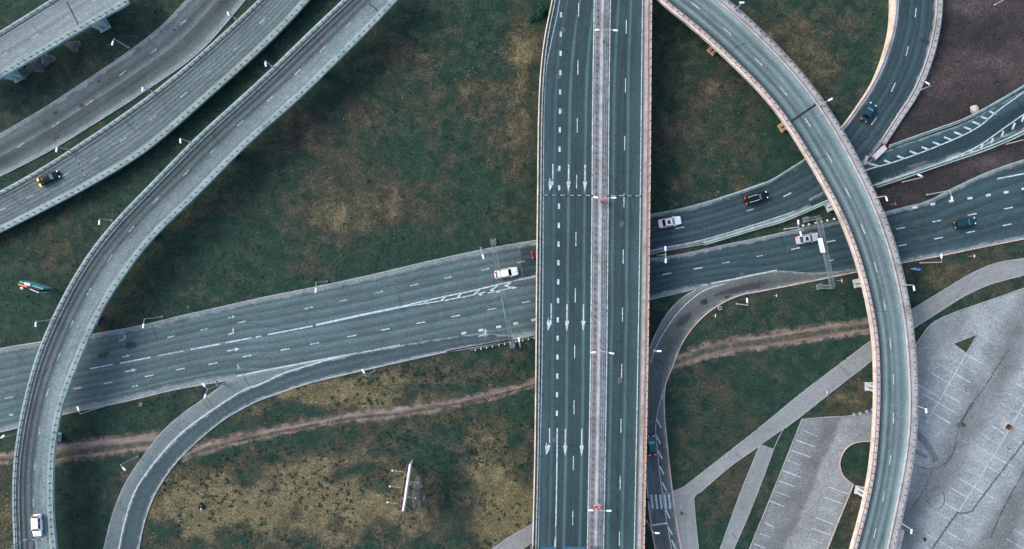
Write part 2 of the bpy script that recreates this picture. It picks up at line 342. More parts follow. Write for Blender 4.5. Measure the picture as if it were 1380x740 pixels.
def pair(L, R):
    Rd = resample(R, 1.0)
    d = ((L[:, None, :]-Rd[None])**2).sum(2); j = d.argmin(1)
    j = np.maximum.accumulate(j) if np.median(np.diff(j)) >= 0 else np.minimum.accumulate(j)
    return Rd[j]
def road_mesh(name, Lw, Rw, mat, parent=None, nx=10, esc=1., grassy=None):
    """strip between paired world edges with UV layers: metres, across (0..1), edge (metres to the nearest edge)"""
    n = len(Lw); C = (Lw+Rw)/2; v = length(C[:, :2]); wd = np.linalg.norm((Rw-Lw)[:, :2], axis=1)
    vs, um, ua, ue, fs = [], [], [], [], []
    for i in range(n):
        for k in range(nx+1):
            s = k/nx; vs.append(Lw[i]*(1-s)+Rw[i]*s); um.append((s*wd[i], v[i])); ua.append((s, 0)); ue.append((min(s, 1-s)*wd[i]*esc, 0))
    for i in range(n-1):
        for k in range(nx):
            a = i*(nx+1)+k; fs.append((a, a+nx+1, a+nx+2, a+1))
    me = bpy.data.meshes.new(name); me.from_pydata([tuple(x) for x in vs], [], fs)
    for nm, arr in (('metres', um), ('across', ua), ('edge', ue)):
        lay = me.uv_layers.new(name=nm)
        lay.data.foreach_set('uv', np.array([arr[l.vertex_index] for l in me.loops], float).ravel())
    if grassy is not None:
        at = me.attributes.new('grassy', 'FLOAT', 'POINT'); at.data.foreach_set('value', [grassy(u[0], q) for u, q in zip(ua, um)])
    o = link(name, me, mat, parent)
    return o
ROADS = []                                           # pixel polygons kept clear of weeds
def ground_road(name, Lpx, Rpx, mat, z, ext=(0, 0), step=8, zf=None, clear=True, **kw):
    L = cr(extend(Lpx, *ext), step); R = cr(extend(Rpx, ext[0]*1.6, ext[1]*1.6), step); R = pair(L, R)
    zl = z if zf is None else z+zf(L); zr = z if zf is None else z+zf(R)
    if clear: ROADS.append(np.vstack([L, R[::-1]]))
    o = road_mesh(name, Wn(L, zl), Wn(R, zr), mat, **kw); tag(o, kind='structure')
    return o, L, R
def polygon(name, px, z, mat, clear=True, step=8, smooth=True):
    P = np.asarray(px, float)
    if clear: ROADS.append(P)
    w3 = Wn(P, z); bm = bmesh.new(); vs = [bm.verts.new(tuple(p)) for p in w3]; f = bm.faces.new(vs)
    if f.normal.z == 0: bm.normal_update()
    bm.normal_update()
    if f.normal.z < 0: f.normal_flip()
    me = bpy.data.meshes.new(name); bm.to_mesh(me); bm.free()
    for nm in ('metres', 'across', 'edge'):
        lay = me.uv_layers.new(name=nm)
        for l in me.loops:
            c = me.vertices[l.vertex_index].co; lay.data[l.index].uv = (c.x, c.y) if nm == 'metres' else ((.5, 0) if nm == 'across' else (9, 0))
    return link(name, me, mat)

class Marks:
    def __init__(s, z): s.z = z; s.mb = MB()
    def Z(s, p): return s.z(p) if callable(s.z) else s.z
    def line(s, pts, wpx, curve=False):
        q = cr(pts, 5) if curve else np.asarray(pts, float)
        if not curve and len(q) > 2: q = resample(q, 5)
        t = np.gradient(q, axis=0); t = t/np.linalg.norm(t, axis=1)[:, None]; n = np.stack([-t[:, 1], t[:, 0]], 1)
        z = np.array([s.Z(p) for p in q]); s.mb.band(Wn(q+n*wpx/2, z), Wn(q-n*wpx/2, z)); return s
    def dash(s, x, y, ln, wd, ang):                  # ang in pixel space, degrees, y down
        a = math.radians(ang); d = np.array([math.cos(a), math.sin(a)])*ln/2; return s.line([np.array([x, y])-d, np.array([x, y])+d], wd)
    def along(s, pts, centres, ln, wd):              # dashes following a polyline's local direction
        q = cr(pts, 2)
        for (x, y) in centres:
            i = ((q-np.array([x, y]))**2).sum(1).argmin(); i0, i1 = max(0, i-4), min(len(q)-1, i+4); d = q[i1]-q[i0]
            s.dash(x, y, ln, wd, math.degrees(math.atan2(d[1], d[0])))
        return s
    def poly(s, pts): s.mb.add([W(x, y, s.Z((x, y))) for x, y in pts], [tuple(range(len(pts)))]); return s
    def build(s, name, parent=None, mat=None):
        o = s.mb.build(name, mat or M['line'], parent)
        if parent is None: tag(o, kind='structure')
        return o

# ------------------------------------------------------------------ ground sheet
DRY = [(1295, 8, 45, 12, .9), (1320, 95, 60, 25, .55), (1260, 112, 20, 20, .35), (1375, 50, 20, 30, .3), (1330, 222, 50, 10, .45), (400, 620, 150, 50, .55), (470, 695, 200, 45, .75), (600, 610, 90, 50, .6), (690, 690, 45, 50, .8), (300, 690, 90, 45, .6), (560, 520, 150, 26, .5), (430, 530, 60, 20, .5), (660, 570, 50, 30, .4),
       (550, 130, 120, 55, .2), (480, 200, 130, 70, .24), (390, 300, 120, 45, .24), (692, 190, 22, 100, .24), (620, 290, 70, 35, .18), (540, 60, 60, 30, .15), (1000, 110, 90, 50, .34), (1085, 40, 70, 40, .4), (1000, 205, 55, 30, .25), (910, 200, 25, 60, .2),
       (1290, 372, 80, 18, .5), (1140, 535, 36, 14, .7), (950, 550, 45, 70, .2), (60, 330, 60, 30, .25), (100, 95, 60, 18, .42), (35, 160, 40, 14, .36), (1158, 710, 12, 50, .7), (704, 80, 15, 60, .45), (1010, 660, 30, 40, .25), (170, 395, 20, 30, .3), (8, 700, 14, 60, .6), (280, 555, 50, 25, .1), (1040, 420, 80, 20, .12)]
RB = random.Random(21)
CLUMP = [(RB.uniform(200, 722), RB.uniform(575, 745), RB.uniform(3, 13), RB.uniform(3, 9), RB.choice((.7, .55, .4, -.3))) for _ in range(85)] + [(RB.uniform(330, 722), RB.uniform(500, 575), RB.uniform(4, 16), RB.uniform(3, 8), RB.choice((.6, .4, -.25))) for _ in range(26)] + [(RB.uniform(150, 722), RB.uniform(20, 400), RB.uniform(8, 26), RB.uniform(6, 18), RB.choice((.3, .25, -.22, -.3))) for _ in range(60)] + [(RB.uniform(885, 1190), RB.uniform(20, 640), RB.uniform(6, 22), RB.uniform(5, 16), RB.choice((.25, .2, -.2, -.3))) for _ in range(70)]
GREENER = CLUMP + [(590, 645, 38, 45, .9), (545, 610, 40, 18, .6), (330, 640, 55, 26, .55), (365, 720, 45, 18, .5), (380, 590, 30, 14, .45), (655, 555, 45, 20, .5), (640, 700, 20, 25, .35), (450, 590, 45, 16, .35), (700, 590, 16, 50, .4), (110, 560, 90, 20, .35), (120, 690, 50, 60, .3), (310, 600, 60, 16, .25), (560, 330, 150, 22, .3), (500, 40, 40, 20, .3)]  # lowers dryness: darker, greener grass, strongest right of the billboard
LUSH = [(733, 18, 14, 16, 1.0), (300, 140, 30, 14, .5), (60, 212, 60, 8, .5), (200, 150, 120, 14, .3), (470, 355, 140, 14, .35), (1050, 235, 60, 12, .5), (1000, 325, 20, 5, .5), (1000, 510, 60, 60, .35), (960, 600, 40, 40, .3), (180, 560, 60, 18, .3), (590, 340, 60, 10, .4), (230, 300, 60, 60, .2), (1100, 590, 8, 60, .2), (1080, 400, 70, 16, .4), (95, 700, 30, 50, .3)]
SOIL = [(140, 425, 10, 22, .8), (90, 605, 22, 10, .8), (925, 470, 18, 10, .3), (950, 60, 18, 8, .5), (1052, 175, 12, 6, .4), (20, 125, 30, 8, .0), (905, 283, 28, 6, .5), (570, 670, 12, 20, .5), (1098, 296, 40, 6, .7), (920, 337, 40, 5, .6), (1150, 300, 14, 6, .6)]
SOILP = [[(1270, -260), (1264, 40), (1237, 125), (1192, 195), (1170, 215), (1300, 162), (1380, 115), (1600, 20), (1600, -260)], [(1150, 262), (1200, 246), (1300, 210), (1400, 172), (1600, 80), (1600, 200), (1380, 215), (1300, 245), (1190, 290), (1130, 300)]]
def blobs(L, x, y):
    r = np.zeros_like(x)
    for a, b, c, d, e in L: r = r+e*np.exp(-.5*(((x-a)/c)**2+((y-b)/d)**2))
    return r
def inpoly(P, x, y):
    r = np.zeros(x.shape, bool); n = len(P); j = n-1
    for i in range(n):
        xi, yi = P[i]; xj, yj = P[j]
        c = ((yi > y) != (yj > y)) & (x < (xj-xi)*(y-yi)/((yj-yi) if yj != yi else 1e-9)+xi); r ^= c; j = i
    return r
def fields(x, y):
    dry = blobs(DRY, x, y)-blobs(GREENER, x, y); lush = blobs(LUSH, x, y); bare = blobs(SOIL, x, y)
    for P in SOILP: bare = np.maximum(bare, inpoly(P, x, y)*.9)
    return dry, bare, lush
def ground():
    xs = np.r_[-3000, -1500, -700, -350, -220, np.arange(-150, 151, 1.5), 220, 350, 700, 1500, 3000]
    ys = np.r_[-3000, -1500, -700, -350, -180, np.arange(-100, 101, 1.5), 180, 350, 700, 1500, 3000]
    X, Y = np.meshgrid(xs, ys); px = X*S0+690; py = 370-Y*S0
    Z = np.array([mnoise.noise(Vector((x*.09, y*.09, 0))) for x, y in zip(X.ravel(), Y.ravel())])*.05-.06
    nx, ny = len(xs), len(ys)
    fs = [(j*nx+i, j*nx+i+1, (j+1)*nx+i+1, (j+1)*nx+i) for j in range(ny-1) for i in range(nx-1)]
    me = bpy.data.meshes.new('ground'); me.from_pydata(list(zip(X.ravel().tolist(), Y.ravel().tolist(), Z.tolist())), [], fs)
    for nm, v in zip(('dry', 'bare', 'lush'), fields(px.ravel(), py.ravel())):
        me.attributes.new(nm, 'FLOAT', 'POINT').data.foreach_set('value', v.astype(np.float32))
    me.polygons.foreach_set('use_smooth', [True]*len(me.polygons))
    M['grass'] = grass_mat(); tag(link('ground', me, M['grass']), kind='structure')
ground()

# ------------------------------------------------------------------ ground roads
def kerb(pts, mat='kerb', wpx=1.4, h=.14, z=0., curve=True):
    q = cr(pts, 6) if curve else np.asarray(pts, float)
    o = MB().bar(Wn(q, z), wpx/S0, -.1, h).build('kerb', M[mat]); return tag(o, kind='structure')
main_up = [(-40, 479), (0, 470), (54, 461), (122, 451), (189, 439), (243, 426), (297, 414), (350, 402), (425, 387), (499, 371), (566, 355), (634, 340), (680, 331), (723, 324)]
main_lo = [(-40, 589), (0, 582), (25, 576), (84, 559), (169, 541), (236, 525), (311, 512), (364, 512), (414, 505), (472, 497), (529, 488), (600, 474), (634, 469), (680, 459.5), (722, 451)]
ground_road('main_road', main_up+[(760, 317)], main_lo+[(760, 444)], M['main_left'], .05, (60, 0), nx=16)
e_up = [(740, 366), (800, 358), (874, 349), (916, 343), (967, 332), (1030, 319), (1081, 307.5), (1128, 298), (1189, 287), (1219, 279.5), (1248, 272), (1282, 255), (1337, 230), (1380, 215)]
e_lo = [(740, 447), (800, 427), (874, 404), (940, 389), (985, 385), (1030, 388), (1081, 381), (1152, 366), (1212, 355), (1266, 345), (1334, 331), (1380, 322)]
ground_road('main_road', e_up, e_lo, M['main_right'], .058, (0, 80), nx=12)
def c_rise(q):
    t = np.clip((165-q[:, 1])/190, 0, 1.3); t = np.where(q[:, 0] < 1080, 0, t); return 2.6*t*t*(3-2*np.clip(t, 0, 1))
def c_zat(p): return .08+float(c_rise(np.array([p]))[0])
c_L = [(700, 330), (760, 318), (820, 303), (876, 289.5), (919, 281), (970, 267), (1030, 246), (1084, 215), (1131, 175), (1157, 143), (1178, 111.5), (1194, 74), (1204, 37), (1208, 0)]
c_R = [(700, 378), (760, 370), (820, 357), (876, 341.5), (897, 337), (948, 327), (1016, 307), (1074, 288), (1120, 266), (1160, 226), (1188, 194), (1209, 162), (1232, 125), (1251, 78), (1261, 34), (1263, 0)]
_, cL, cR = ground_road('branch_road', c_L, c_R, M['branch'], .066, (0, 70), zf=c_rise, nx=12)
d_L = [(1090, 268), (1120, 252), (1162, 222), (1197, 202), (1253, 182), (1300, 165), (1344, 141), (1380, 121)]
d_R = [(1090, 284), (1120, 273), (1179, 250), (1219, 235), (1266, 218.5), (1317, 201), (1350, 187), (1380, 175)]
ground_road('merging_road', d_L, d_R, M['gore'], .074, (0, 80), nx=12)
s1_L = [(140, 740), (152, 693), (169, 652), (193, 615), (220, 581), (247, 557), (277, 536), (311, 512), (350, 501), (395, 492), (431, 484.5), (480, 475.5), (540, 464.5), (600, 455), (650, 449.5), (690, 452)]
s1_R = [(187, 740), (194, 706), (209, 666), (236, 625), (270, 591), (304, 564), (350, 539), (364, 534), (414, 517), (472, 503), (529, 490), (560, 483), (600, 474.3), (650, 465), (692, 457)]
s1_W = [(160, 740), (169, 699), (182, 662), (209, 622), (243, 585), (287, 552), (330, 525), (350, 518), (381, 503.5), (408, 495), (441, 485), (482, 476), (540, 465), (600, 455.5), (650, 450), (690, 452)]
ground_road('slip_road', s1_W, s1_R, M['slip_left'], .066, (70, 0), nx=12)
ground_road('slip_shoulder', s1_L[:12], s1_W[:12], M['shoulder'], .069, (70, 0), nx=6)
s2_L = [(1150, 363.5), (1095, 367.5), (1047, 364.8), (1005, 371), (970, 381), (940, 389), (916, 404), (896, 427.5), (883, 451), (875, 470), (868, 500), (864, 540), (862, 590), (864, 620), (871, 652), (876, 700), (883, 740)]
s2_R = [(1152, 367), (1085, 380.5), (1030, 391.5), (994, 399), (964, 414), (940, 434), (920, 461), (906, 495), (896.5, 520), (895.5, 558), (900, 608), (906, 662), (912, 706), (918, 740)]
ground_road('slip_road', s2_L, s2_R, M['slip_right'], .07, (0, 70), nx=10)
l2_L = [(0, 181), (61, 145), (122, 105), (169, 73), (216, 37), (252, 0)]
l2_R = [(0, 238), (68, 203), (135, 162), (203, 118), (270, 69), (331, 0)]
ground_road('lower_road', l2_L, l2_R, M['old'], .05, (70, 70), nx=12)
# kerbs
kerb([(-60, 485)]+main_up[1:], 'kerb', 1.5); kerb([(-60, 593)]+main_lo[1:7], 'kerb', 1.5)
kerb([(140, 740), (152, 693), (169, 652), (193, 615), (220, 581), (247, 557), (277, 536), (308, 513)], 'kerb', 1.3)
kerb(s1_R+[(600, 474), (634, 469), (680, 459.5), (722, 451)], 'kerb', 1.7)
kerb([(876, 349), (916, 343), (967, 332), (1030, 319), (1081, 307.5), (1128, 298), (1189, 287)], 'kerb', 1.2)
kerb([(1189, 287), (1219, 279.5), (1248, 272), (1282, 255), (1337, 230), (1400, 209)], 'kerb', 1.6)
kerb([(874, 404), (905, 397), (938, 389)], 'kerb', 1.4); kerb([(938, 390), (916, 404), (896, 427.5), (883, 451), (875, 470)], 'kerb', 1.4)
kerb([(1440, 311), (1380, 322), (1334, 331), (1266, 345), (1212, 355), (1152, 367), (1081, 381.5), (1030, 391.5), (994, 399), (964, 414), (940, 434), (920, 461), (906, 495), (896.5, 520), (895.5, 558), (900, 608), (906, 662), (912, 706), (918, 740)], 'kerb_warm', 1.4)
kerb([(864, 620), (871, 652), (876, 700), (883, 740)], 'kerb_warm', 1.2)
kerb([(876, 289.5), (919, 281), (970, 267), (1030, 246)], 'kerb', 1.6); kerb([(876, 343), (897, 338), (948, 329)], 'kerb', 1.2)
kerb([(-20, 192)]+l2_L+[(290, -40)], 'kerb', 1.1); kerb([(-20, 248)]+l2_R+[(365, -40)], 'kerb', 1.0)
# footpaths, dirt tracks, car parks
f1_up = [(914, 706), (908, 663), (923, 655), (970.5, 618), (1030, 571), (1081, 529), (1131, 491), (1172, 460), (1226, 419), (1266.5, 394), (1310, 368), (1341, 355), (1380, 348)]
f1_lo = [(938, 706), (935, 671), (943, 664), (984, 629), (1025, 600), (1077, 563), (1131, 520), (1169, 491), (1229, 444), (1260, 424), (1300, 399), (1334, 383.5), (1380, 371)]
ground_road('footpath', f1_up, f1_lo, M['path'], .03, (0, 80), nx=6)
polygon('footpath', [(906, 661), (913, 706), (919, 742), (926, 800), (952, 800), (942, 740), (938, 706), (935, 672), (925, 658)], .036, M['path'])
ground_road('footpath', [(1024, 598), (1001, 655.5), (970.5, 740)], [(1056, 577), (1047, 595), (1030, 640), (1011, 689), (989, 740)], M['path'], .024, (0, 80), nx=6)
ground_road('footpath', [(660, 741), (690, 721), (720, 704), (760, 682)], [(690, 758), (700, 745), (724, 727), (765, 704)], M['path'], .024, (30, 0), nx=6)
for pts in (f1_lo[2:5], [(1025, 600), (1001, 656), (970, 741)], [(1056, 578), (1047, 595), (1030, 640), (1011, 689), (988, 742)], [(1058, 577)]+f1_lo[5:8], f1_lo[8:], f1_up[2:8], f1_up[8:], [(935, 671), (938, 706), (942, 745)]):
    kerb(pts, 'kerb', .7, .07)
M['dirt'] = dirt_mat('dirt')
def grassy_mid(s, m): return math.exp(-((s-.50)/.12)**2)*2.0
def grassy_low(s, m): return math.exp(-((s-.6)/.1)**2)*1.5
ground_road('dirt_track', [(896, 480), (937, 463), (984, 452), (1030, 446), (1098, 434), (1190, 424)], [(898, 506), (920, 499), (967, 484.5), (1030, 474), (1097, 463.5), (1190, 450)], M['dirt'], .012, nx=16, grassy=grassy_mid)
ground_road('dirt_track', [(-40, 609), (0, 606), (40, 603), (81, 593), (135, 586), (216, 578), (240, 576)], [(-40, 632), (0, 629), (40, 630), (78, 630), (111, 623), (199, 611), (230, 606)], M['dirt'], .012, nx=16, grassy=grassy_low)
ground_road('dirt_track', [(240, 609), (262, 597), (300, 586), (350, 575), (414, 563), (475, 551), (533, 545), (617, 533), (680, 519), (740, 502)], [(240, 629), (270, 617), (310, 606), (350, 596), (414, 583), (475, 572), (533, 567), (617, 551), (680, 537), (740, 520)], M['dirt'], .012, nx=16, grassy=grassy_low)

def lot_mat(name, col, stops, rot, grain=.22, wob=1.8):
    k = N(name); o = k.obj()
    q = k.sep(k.map(o, (1, 1, 1), rot))[0]         # metres across the parking rows
    q = k.math('ADD', q, k.mr(k.noise(o, .12, 4), .3, .7, -wob, wob))
    lo, hi = stops[0][0], stops[-1][0]
    r = k.sep(k.ramp(k.mr(q, lo, hi), [((p-lo)/(hi-lo), v*.5) for p, v in stops]))[0]
    c = k.scale(col, k.math('MULTIPLY', r, 2.0))
    c = k.scale(c, k.mr(k.noise(o, .2, 6, .72), .3, .7, .72, 1.22)); c = k.scale(c, k.mr(k.noise(o, 1.6, 4, .75), .3, .7, .82, 1.15))
    return k.done(k.grain(c, .28, 3.2, .16), k.noise(o, 8, 2), .2, .02)
ROT = math.radians(30)                               # rows run 30 degrees off the picture's vertical
M['lot'] = lot_mat('car_park_asphalt', (.235, .268, .264), [(80, .72), (84, .8), (86, 1.0), (92, 1.08), (94.5, .78), (97, .6), (99.5, .74), (101.5, 1.0), (108, 1.05), (110.5, .95), (112.5, .6), (116, .54), (118, .85), (121, .95), (140, .9)], ROT)
M['lot_small'] = lot_mat('small_car_park_asphalt', (.200, .218, .218), [(58, .95), (67, .92), (70, .86), (72.5, .68), (74.2, .66), (75, 1.12), (80, 1.1), (86, 1.0)], math.radians(23.5), wob=.7)
lot2 = [(1190, 800), (1195, 720), (1205, 640), (1215, 560), (1222, 500), (1233, 470), (1240, 456), (1256, 436), (1287, 421), (1327, 407), (1380, 388), (1480, 350), (1480, 800)]
polygon('car_park', np.vstack([cr(lot2[4:11], 6), np.array(lot2[11:]), np.array(lot2[:4])]), .02, M['lot'])
isl = [(1180, 595), (1155, 596), (1144, 601), (1136, 610), (1131.5, 625), (1136, 641), (1150, 653)]
lot1 = [(1081, 565), (1110, 562.5), (1146, 560), (1170, 554), (1185, 550)]+isl+[(1114.5, 740), (1096, 785), (990, 800), (1010, 740), (1030, 691)]
polygon('car_park', lot1, .02, M['lot_small'])
kerb([(1185, 594)]+isl[1:], 'kerb_warm', 1.2); kerb([(1150, 653), (1132, 697), (1114, 742)], 'kerb_warm', 1.2)
kerb([(1081, 565), (1110, 562.5), (1146, 560), (1177, 552)], 'kerb', 1.0); kerb([(1081, 565), (1030, 691), (1009, 742)], 'kerb', 1.1)
kerb([(1233, 468), (1240, 456), (1256, 436), (1287, 421), (1327, 407), (1420, 374)], 'kerb', 1.0)
tri = [(1284, 463), (1315.5, 451), (1302, 476)]
k_ = N('island_grass'); o_ = k_.obj(); M['island'] = k_.done(k_.grain(k_.ramp(k_.noise(o_, 1.6, 4), [(.3, (.012, .028, .016)), (.7, (.06, .058, .03))]), .35), k_.noise(o_, 3, 3), .6, .1)
ob = polygon('traffic_island', tri, .12, M['island'], clear=False); tag(ob, kind='structure')
kerb([tri[0], tri[1], tri[2], tri[0]], 'kerb', 1.2, .16, curve=False)
for o in COL.objects:
    if o.name.startswith(('car_park', 'footpath')): tag(o, kind='structure')

# road paint on the ground
m = Marks(.082); mw = Marks(.083)
up = main_up
sl = [(0, 0), (1, -.22)]
a1 = -13.0
for x, y in ((230, 454), (275, 444), (326, 434), (416, 415), (463, 405), (511, 394), (558, 384), (604, 374), (654, 363), (702, 353)): mw.dash(x, y, 11, 1.5, a1)
for x, y in ((105, 523), (146, 516), (201, 506.5), (243, 497.5), (287, 490), (333, 480), (384, 471), (424, 463), (474, 453), (519, 444), (567, 435), (614, 426), (663, 416.5), (709, 407)): m.dash(x, y, 12, 1.35, -11)
m.line([(121, 497), (152, 491)], 1.7); m.line([(162, 489.5), (203, 481.5)], 1.7); mw.line([(213, 479.5), (247, 473)], 1.7); m.line([(257, 471), (297, 463.5)], 1.7); m.line([(304, 462), (338, 455.5)], 1.7); m.line([(345, 454.5), (352, 453)], 1.7); m.line([(361, 451), (421, 439.5)], 1.8)
m.line([(426, 438), (490, 424), (553, 411)], 2.6, True)
m.line([(553, 410), (600, 399.5), (634, 392.5), (680, 381.5), (722, 372)], 1.6, True); m.line([(553, 412), (600, 404.5), (640, 397), (654, 393.5)], 1.4, True); m.line([(657, 395), (690, 388)], 1.3)
for x, y, s in ((573, 408.5, .8), (597, 404, 1), (619, 399.5, 1.15), (642, 395.5, 1.3), (664, 391.5, 1.5), (684, 385.5, 1.8)):
    m.poly([(x-3*s, y), (x+3*s, y-4*s), (x+5*s, y-4.2*s), (x, y)]); m.poly([(x-3*s, y), (x, y), (x+8*s, y+.9*s), (x+4*s, y+2.2*s)])
for x, y in ((625, 449), (648, 445), (672, 440.5), (695, 436), (719, 431)): m.dash(x, y, 6.5, 3.2, -12)
mw.dash(15, 559, 6, 2.5, -12); mw.dash(12, 536, 11, 1.6, -12)
m.line([(318, 507), (350, 500.5), (381, 494.5), (431, 485), (480, 476)], 1.7, True); mw.line([(484, 475.5), (539, 465)], 1.5)
m.line([(160, 740), (169, 699), (182, 662), (209, 622), (243, 585), (287, 552), (330, 525), (350, 518), (381, 503.5), (408, 495), (441, 485), (482, 476)], 1.5, True)
def arrow(mk, x, y, ln, ang, turn=0, wd=1.6, hd=3.0, frac=.36):
    a = math.radians(ang); d = np.array([math.cos(a), math.sin(a)]); n = np.array([-d[1], d[0]]); c = np.array([x, y], float)
    f = lambda u, v: tuple(c+d*u*ln+n*v)
    mk.poly([f(-.5, wd/2), f(.5-frac, wd/2), f(.5-frac, -wd/2), f(-.5, -wd/2)])
    if not turn: mk.poly([f(.5-frac, hd), f(.5, 0), f(.5-frac, -hd)])
    else:
        t = turn; mk.poly([f(.5-frac, wd/2*-t), f(.5-frac+.08, wd/2*-t), f(.28, t*3.4), f(.12, t*1.0)]); mk.poly([f(.38, t*3.0), f(.30, t*7.0), f(.02, t*2.2)])
arrow(m, 314.5, 471.5, 17, -11, hd=2.6); arrow(m, 176, 499.5, 17, -11, hd=2.6); arrow(mw, 312, 427.5, 10, -12, hd=2.4); arrow(m, 313, 449, 11, -20, -1, hd=2.2); arrow(mw, 166, 458, 12, -12, -1); arrow(m, 170, 480, 10, -12, hd=2.2); arrow(mw, 182, 520.5, 9, -10, hd=2.2); arrow(mw, 321, 494.5, 7, 80, hd=2.4); arrow(m, 652, 451, 16, -22, -1, wd=1.3)
# east side
for x, y in ((899, 369), (941, 361.5), (1072, 335), (1120, 325), (1214, 307.5), (1262.5, 298), (1310, 289), (1359, 280.5)): m.dash(x, y, 12, 1.4, -11)
mw.dash(978, 354, 10, 1.3, -11); mw.dash(1024, 345, 8, 1.2, -11); mw.dash(1120, 351, 9, 1.2, -11)
for x, y in ((1216, 330.5), (1265, 321), (1308, 312.6), (1357, 303)): m.dash(x, y, 12, 1.4, -11)
for x, y in ((1233, 279.5), (1257, 275), (1282, 271), (1307, 267), (1332, 263), (1356, 259), (1380, 254.5)): m.dash(x, y, 6.5, 3.2, -9)
m.line([(1344, 241), (1400, 230)], 1.7); m.line([(946, 384.5), (953, 383.5)], 1.5); m.line([(958, 382), (1000, 374), (1047, 364)], 1.5)
m.line([(976, 382.5), (950, 391), (930, 405), (914, 421), (896, 446), (884, 468), (876, 490)], 1.2, True)
for x, y in ((916, 307), (1061, 262.5)): m.dash(x, y, 12, 1.4, -13 if x < 1000 else -26)
mw.dash(1011, 283, 10, 1.2, -17)
mc = Marks(lambda p: c_zat(p)+.02)
for x, y, a in ((1178, 163, -55), (1204, 117.6, -65), (1222.6, 69, -76), (1234, 17, -84)): mc.dash(x, y, 13, 1.2, a)
mc.line([(876, 338), (948, 323), (1016, 303), (1070, 285)], .9, True)
mc.build('road_paint')
m.line([(1155, 235), (1162, 231), (1206, 218), (1266, 196), (1317, 172), (1344, 150), (1380, 124), (1420, 96)], 1.5, True)
m.line([(1178, 249.5), (1182, 248), (1263, 221), (1283, 213), (1317, 197.5), (1354, 172), (1380, 154), (1420, 128)], 1.5, True)
for i, (x, y) in enumerate(((1175.5, 221.5), (1196.5, 218), (1214, 212), (1231, 205.5), (1247, 200), (1262, 193.3), (1277, 186.6), (1291, 180), (1304, 173), (1315.5, 166), (1327, 159), (1338, 152))):
    m.dash(x, y, 19 if i == 0 else 10.5, 2.4, 15 if i == 0 else 20)
for i, (x, y) in enumerate(((1283, 215), (1297, 210), (1309, 204.5), (1323, 197.5), (1337, 189.5), (1351, 180.5), (1366, 170), (1379, 159))): m.dash(x, y, 3.5+1.0*i, 2.6, 112)
m.line([(894, 525), (884, 571), (886, 608), (890, 645), (896, 686), (905, 740), (912, 780)], .9, True); m.line([(893, 664), (903, 665)], .8); m.line([(896, 686), (905, 685)], .8)
for x, y in ((888, 570.5), (887, 592), (889.5, 612.5), (892, 634), (895.5, 656), (900, 693), (903, 715), (908, 734)): m.dash(x, y, 13, 2.0, 64)
for x in (878.5, 884.5, 890.5, 896.5, 902): m.line([(x-.8, 666.5), (x+1.4, 686)], 2.8)
m.line([(879, 708), (899, 705)], 2.4)
m.build('road_paint'); mw.build('road_paint', mat=M['line_worn'])
ml = Marks(.058)
for x, y in ((28, 196), (75, 168), (121, 138), (165, 99), (207, 69), (247, 30)): ml.dash(x, y, 11, 1.2, -36)
ml.build('road_paint', mat=M['line_worn'])
# car-park bay lines
d_ = np.array([-.5, .866]); p_ = np.array([.866, .5]); mp = Marks(.026); mq = Marks(.027)
def bays(c0, n, sp, left, right, seed, thick=1.0, skip=()):
    r = random.Random(seed)
    for i in range(n):
        c = np.array(c0)+d_*sp*i; mk = mp if r.random() < .6 else mq
        if i not in skip:
            if left: mk.line([c-p_*left*r.uniform(.75, 1), c-p_*.5], thick)
            if right: (mp if r.random() < .6 else mq).line([c+p_*.5, c+p_*right*r.uniform(.75, 1)], thick)
bays((1317, 450), 1, 15, 0, 30, 1); bays((1302, 477), 8, 15.2, 32, 32, 2)
mp.line([(1302, 477), (1249, 569)], 1.0)
bays((1407, 500), 13, 16.6, 30, 30, 3); mp.line([(1410, 494), (1345, 604)], 1.1); mp.line([(1345, 604), (1292, 690)], 1.0)
bays((1292, 689), 5, 16, 28, 30, 4); bays((1400, 733), 5, 16, 42, 0, 5)
bays((1240, 480), 1, 15, 0, 0, 6)
for x0, y0, x1, y1 in ((1233, 516, 1264, 534), (1236, 544, 1280, 571), (1236, 562, 1272, 583)): mp.line([(x0, y0), (x1, y1)], 1.0)
r1 = [((1082, 580), (1103, 588.6)), ((1073, 593), (1097.6, 602)), ((1065.5, 606.5), (1092, 616)), ((1061, 620), (1079, 627)), ((1054, 634), (1079, 643)), ((1048.6, 648), (1070.5, 655.5)), ((1043, 661.6), (1065, 670)), ((1037, 675), (1056, 682.5)), ((1030, 704), (1044, 711)), ((1024, 719), (1038, 724)),
      ((1116, 656), (1143, 665.7)), ((1110, 670), (1136, 679)), ((1105, 683), (1130, 692.7)), ((1099, 697), (1124, 707)), ((1094, 712), (1119.5, 721.4)), ((1089, 725), (1114, 734)), ((1017, 733), (1031, 739))]
for i, (a, b) in enumerate(r1): (mp if i % 3 else mq).line([a, b], 1.0)
mp.line([(1081, 566), (1030, 692), (1009, 743)], .8)
mp.build('parking_paint'); mq.build('parking_paint', mat=M['line_worn'])

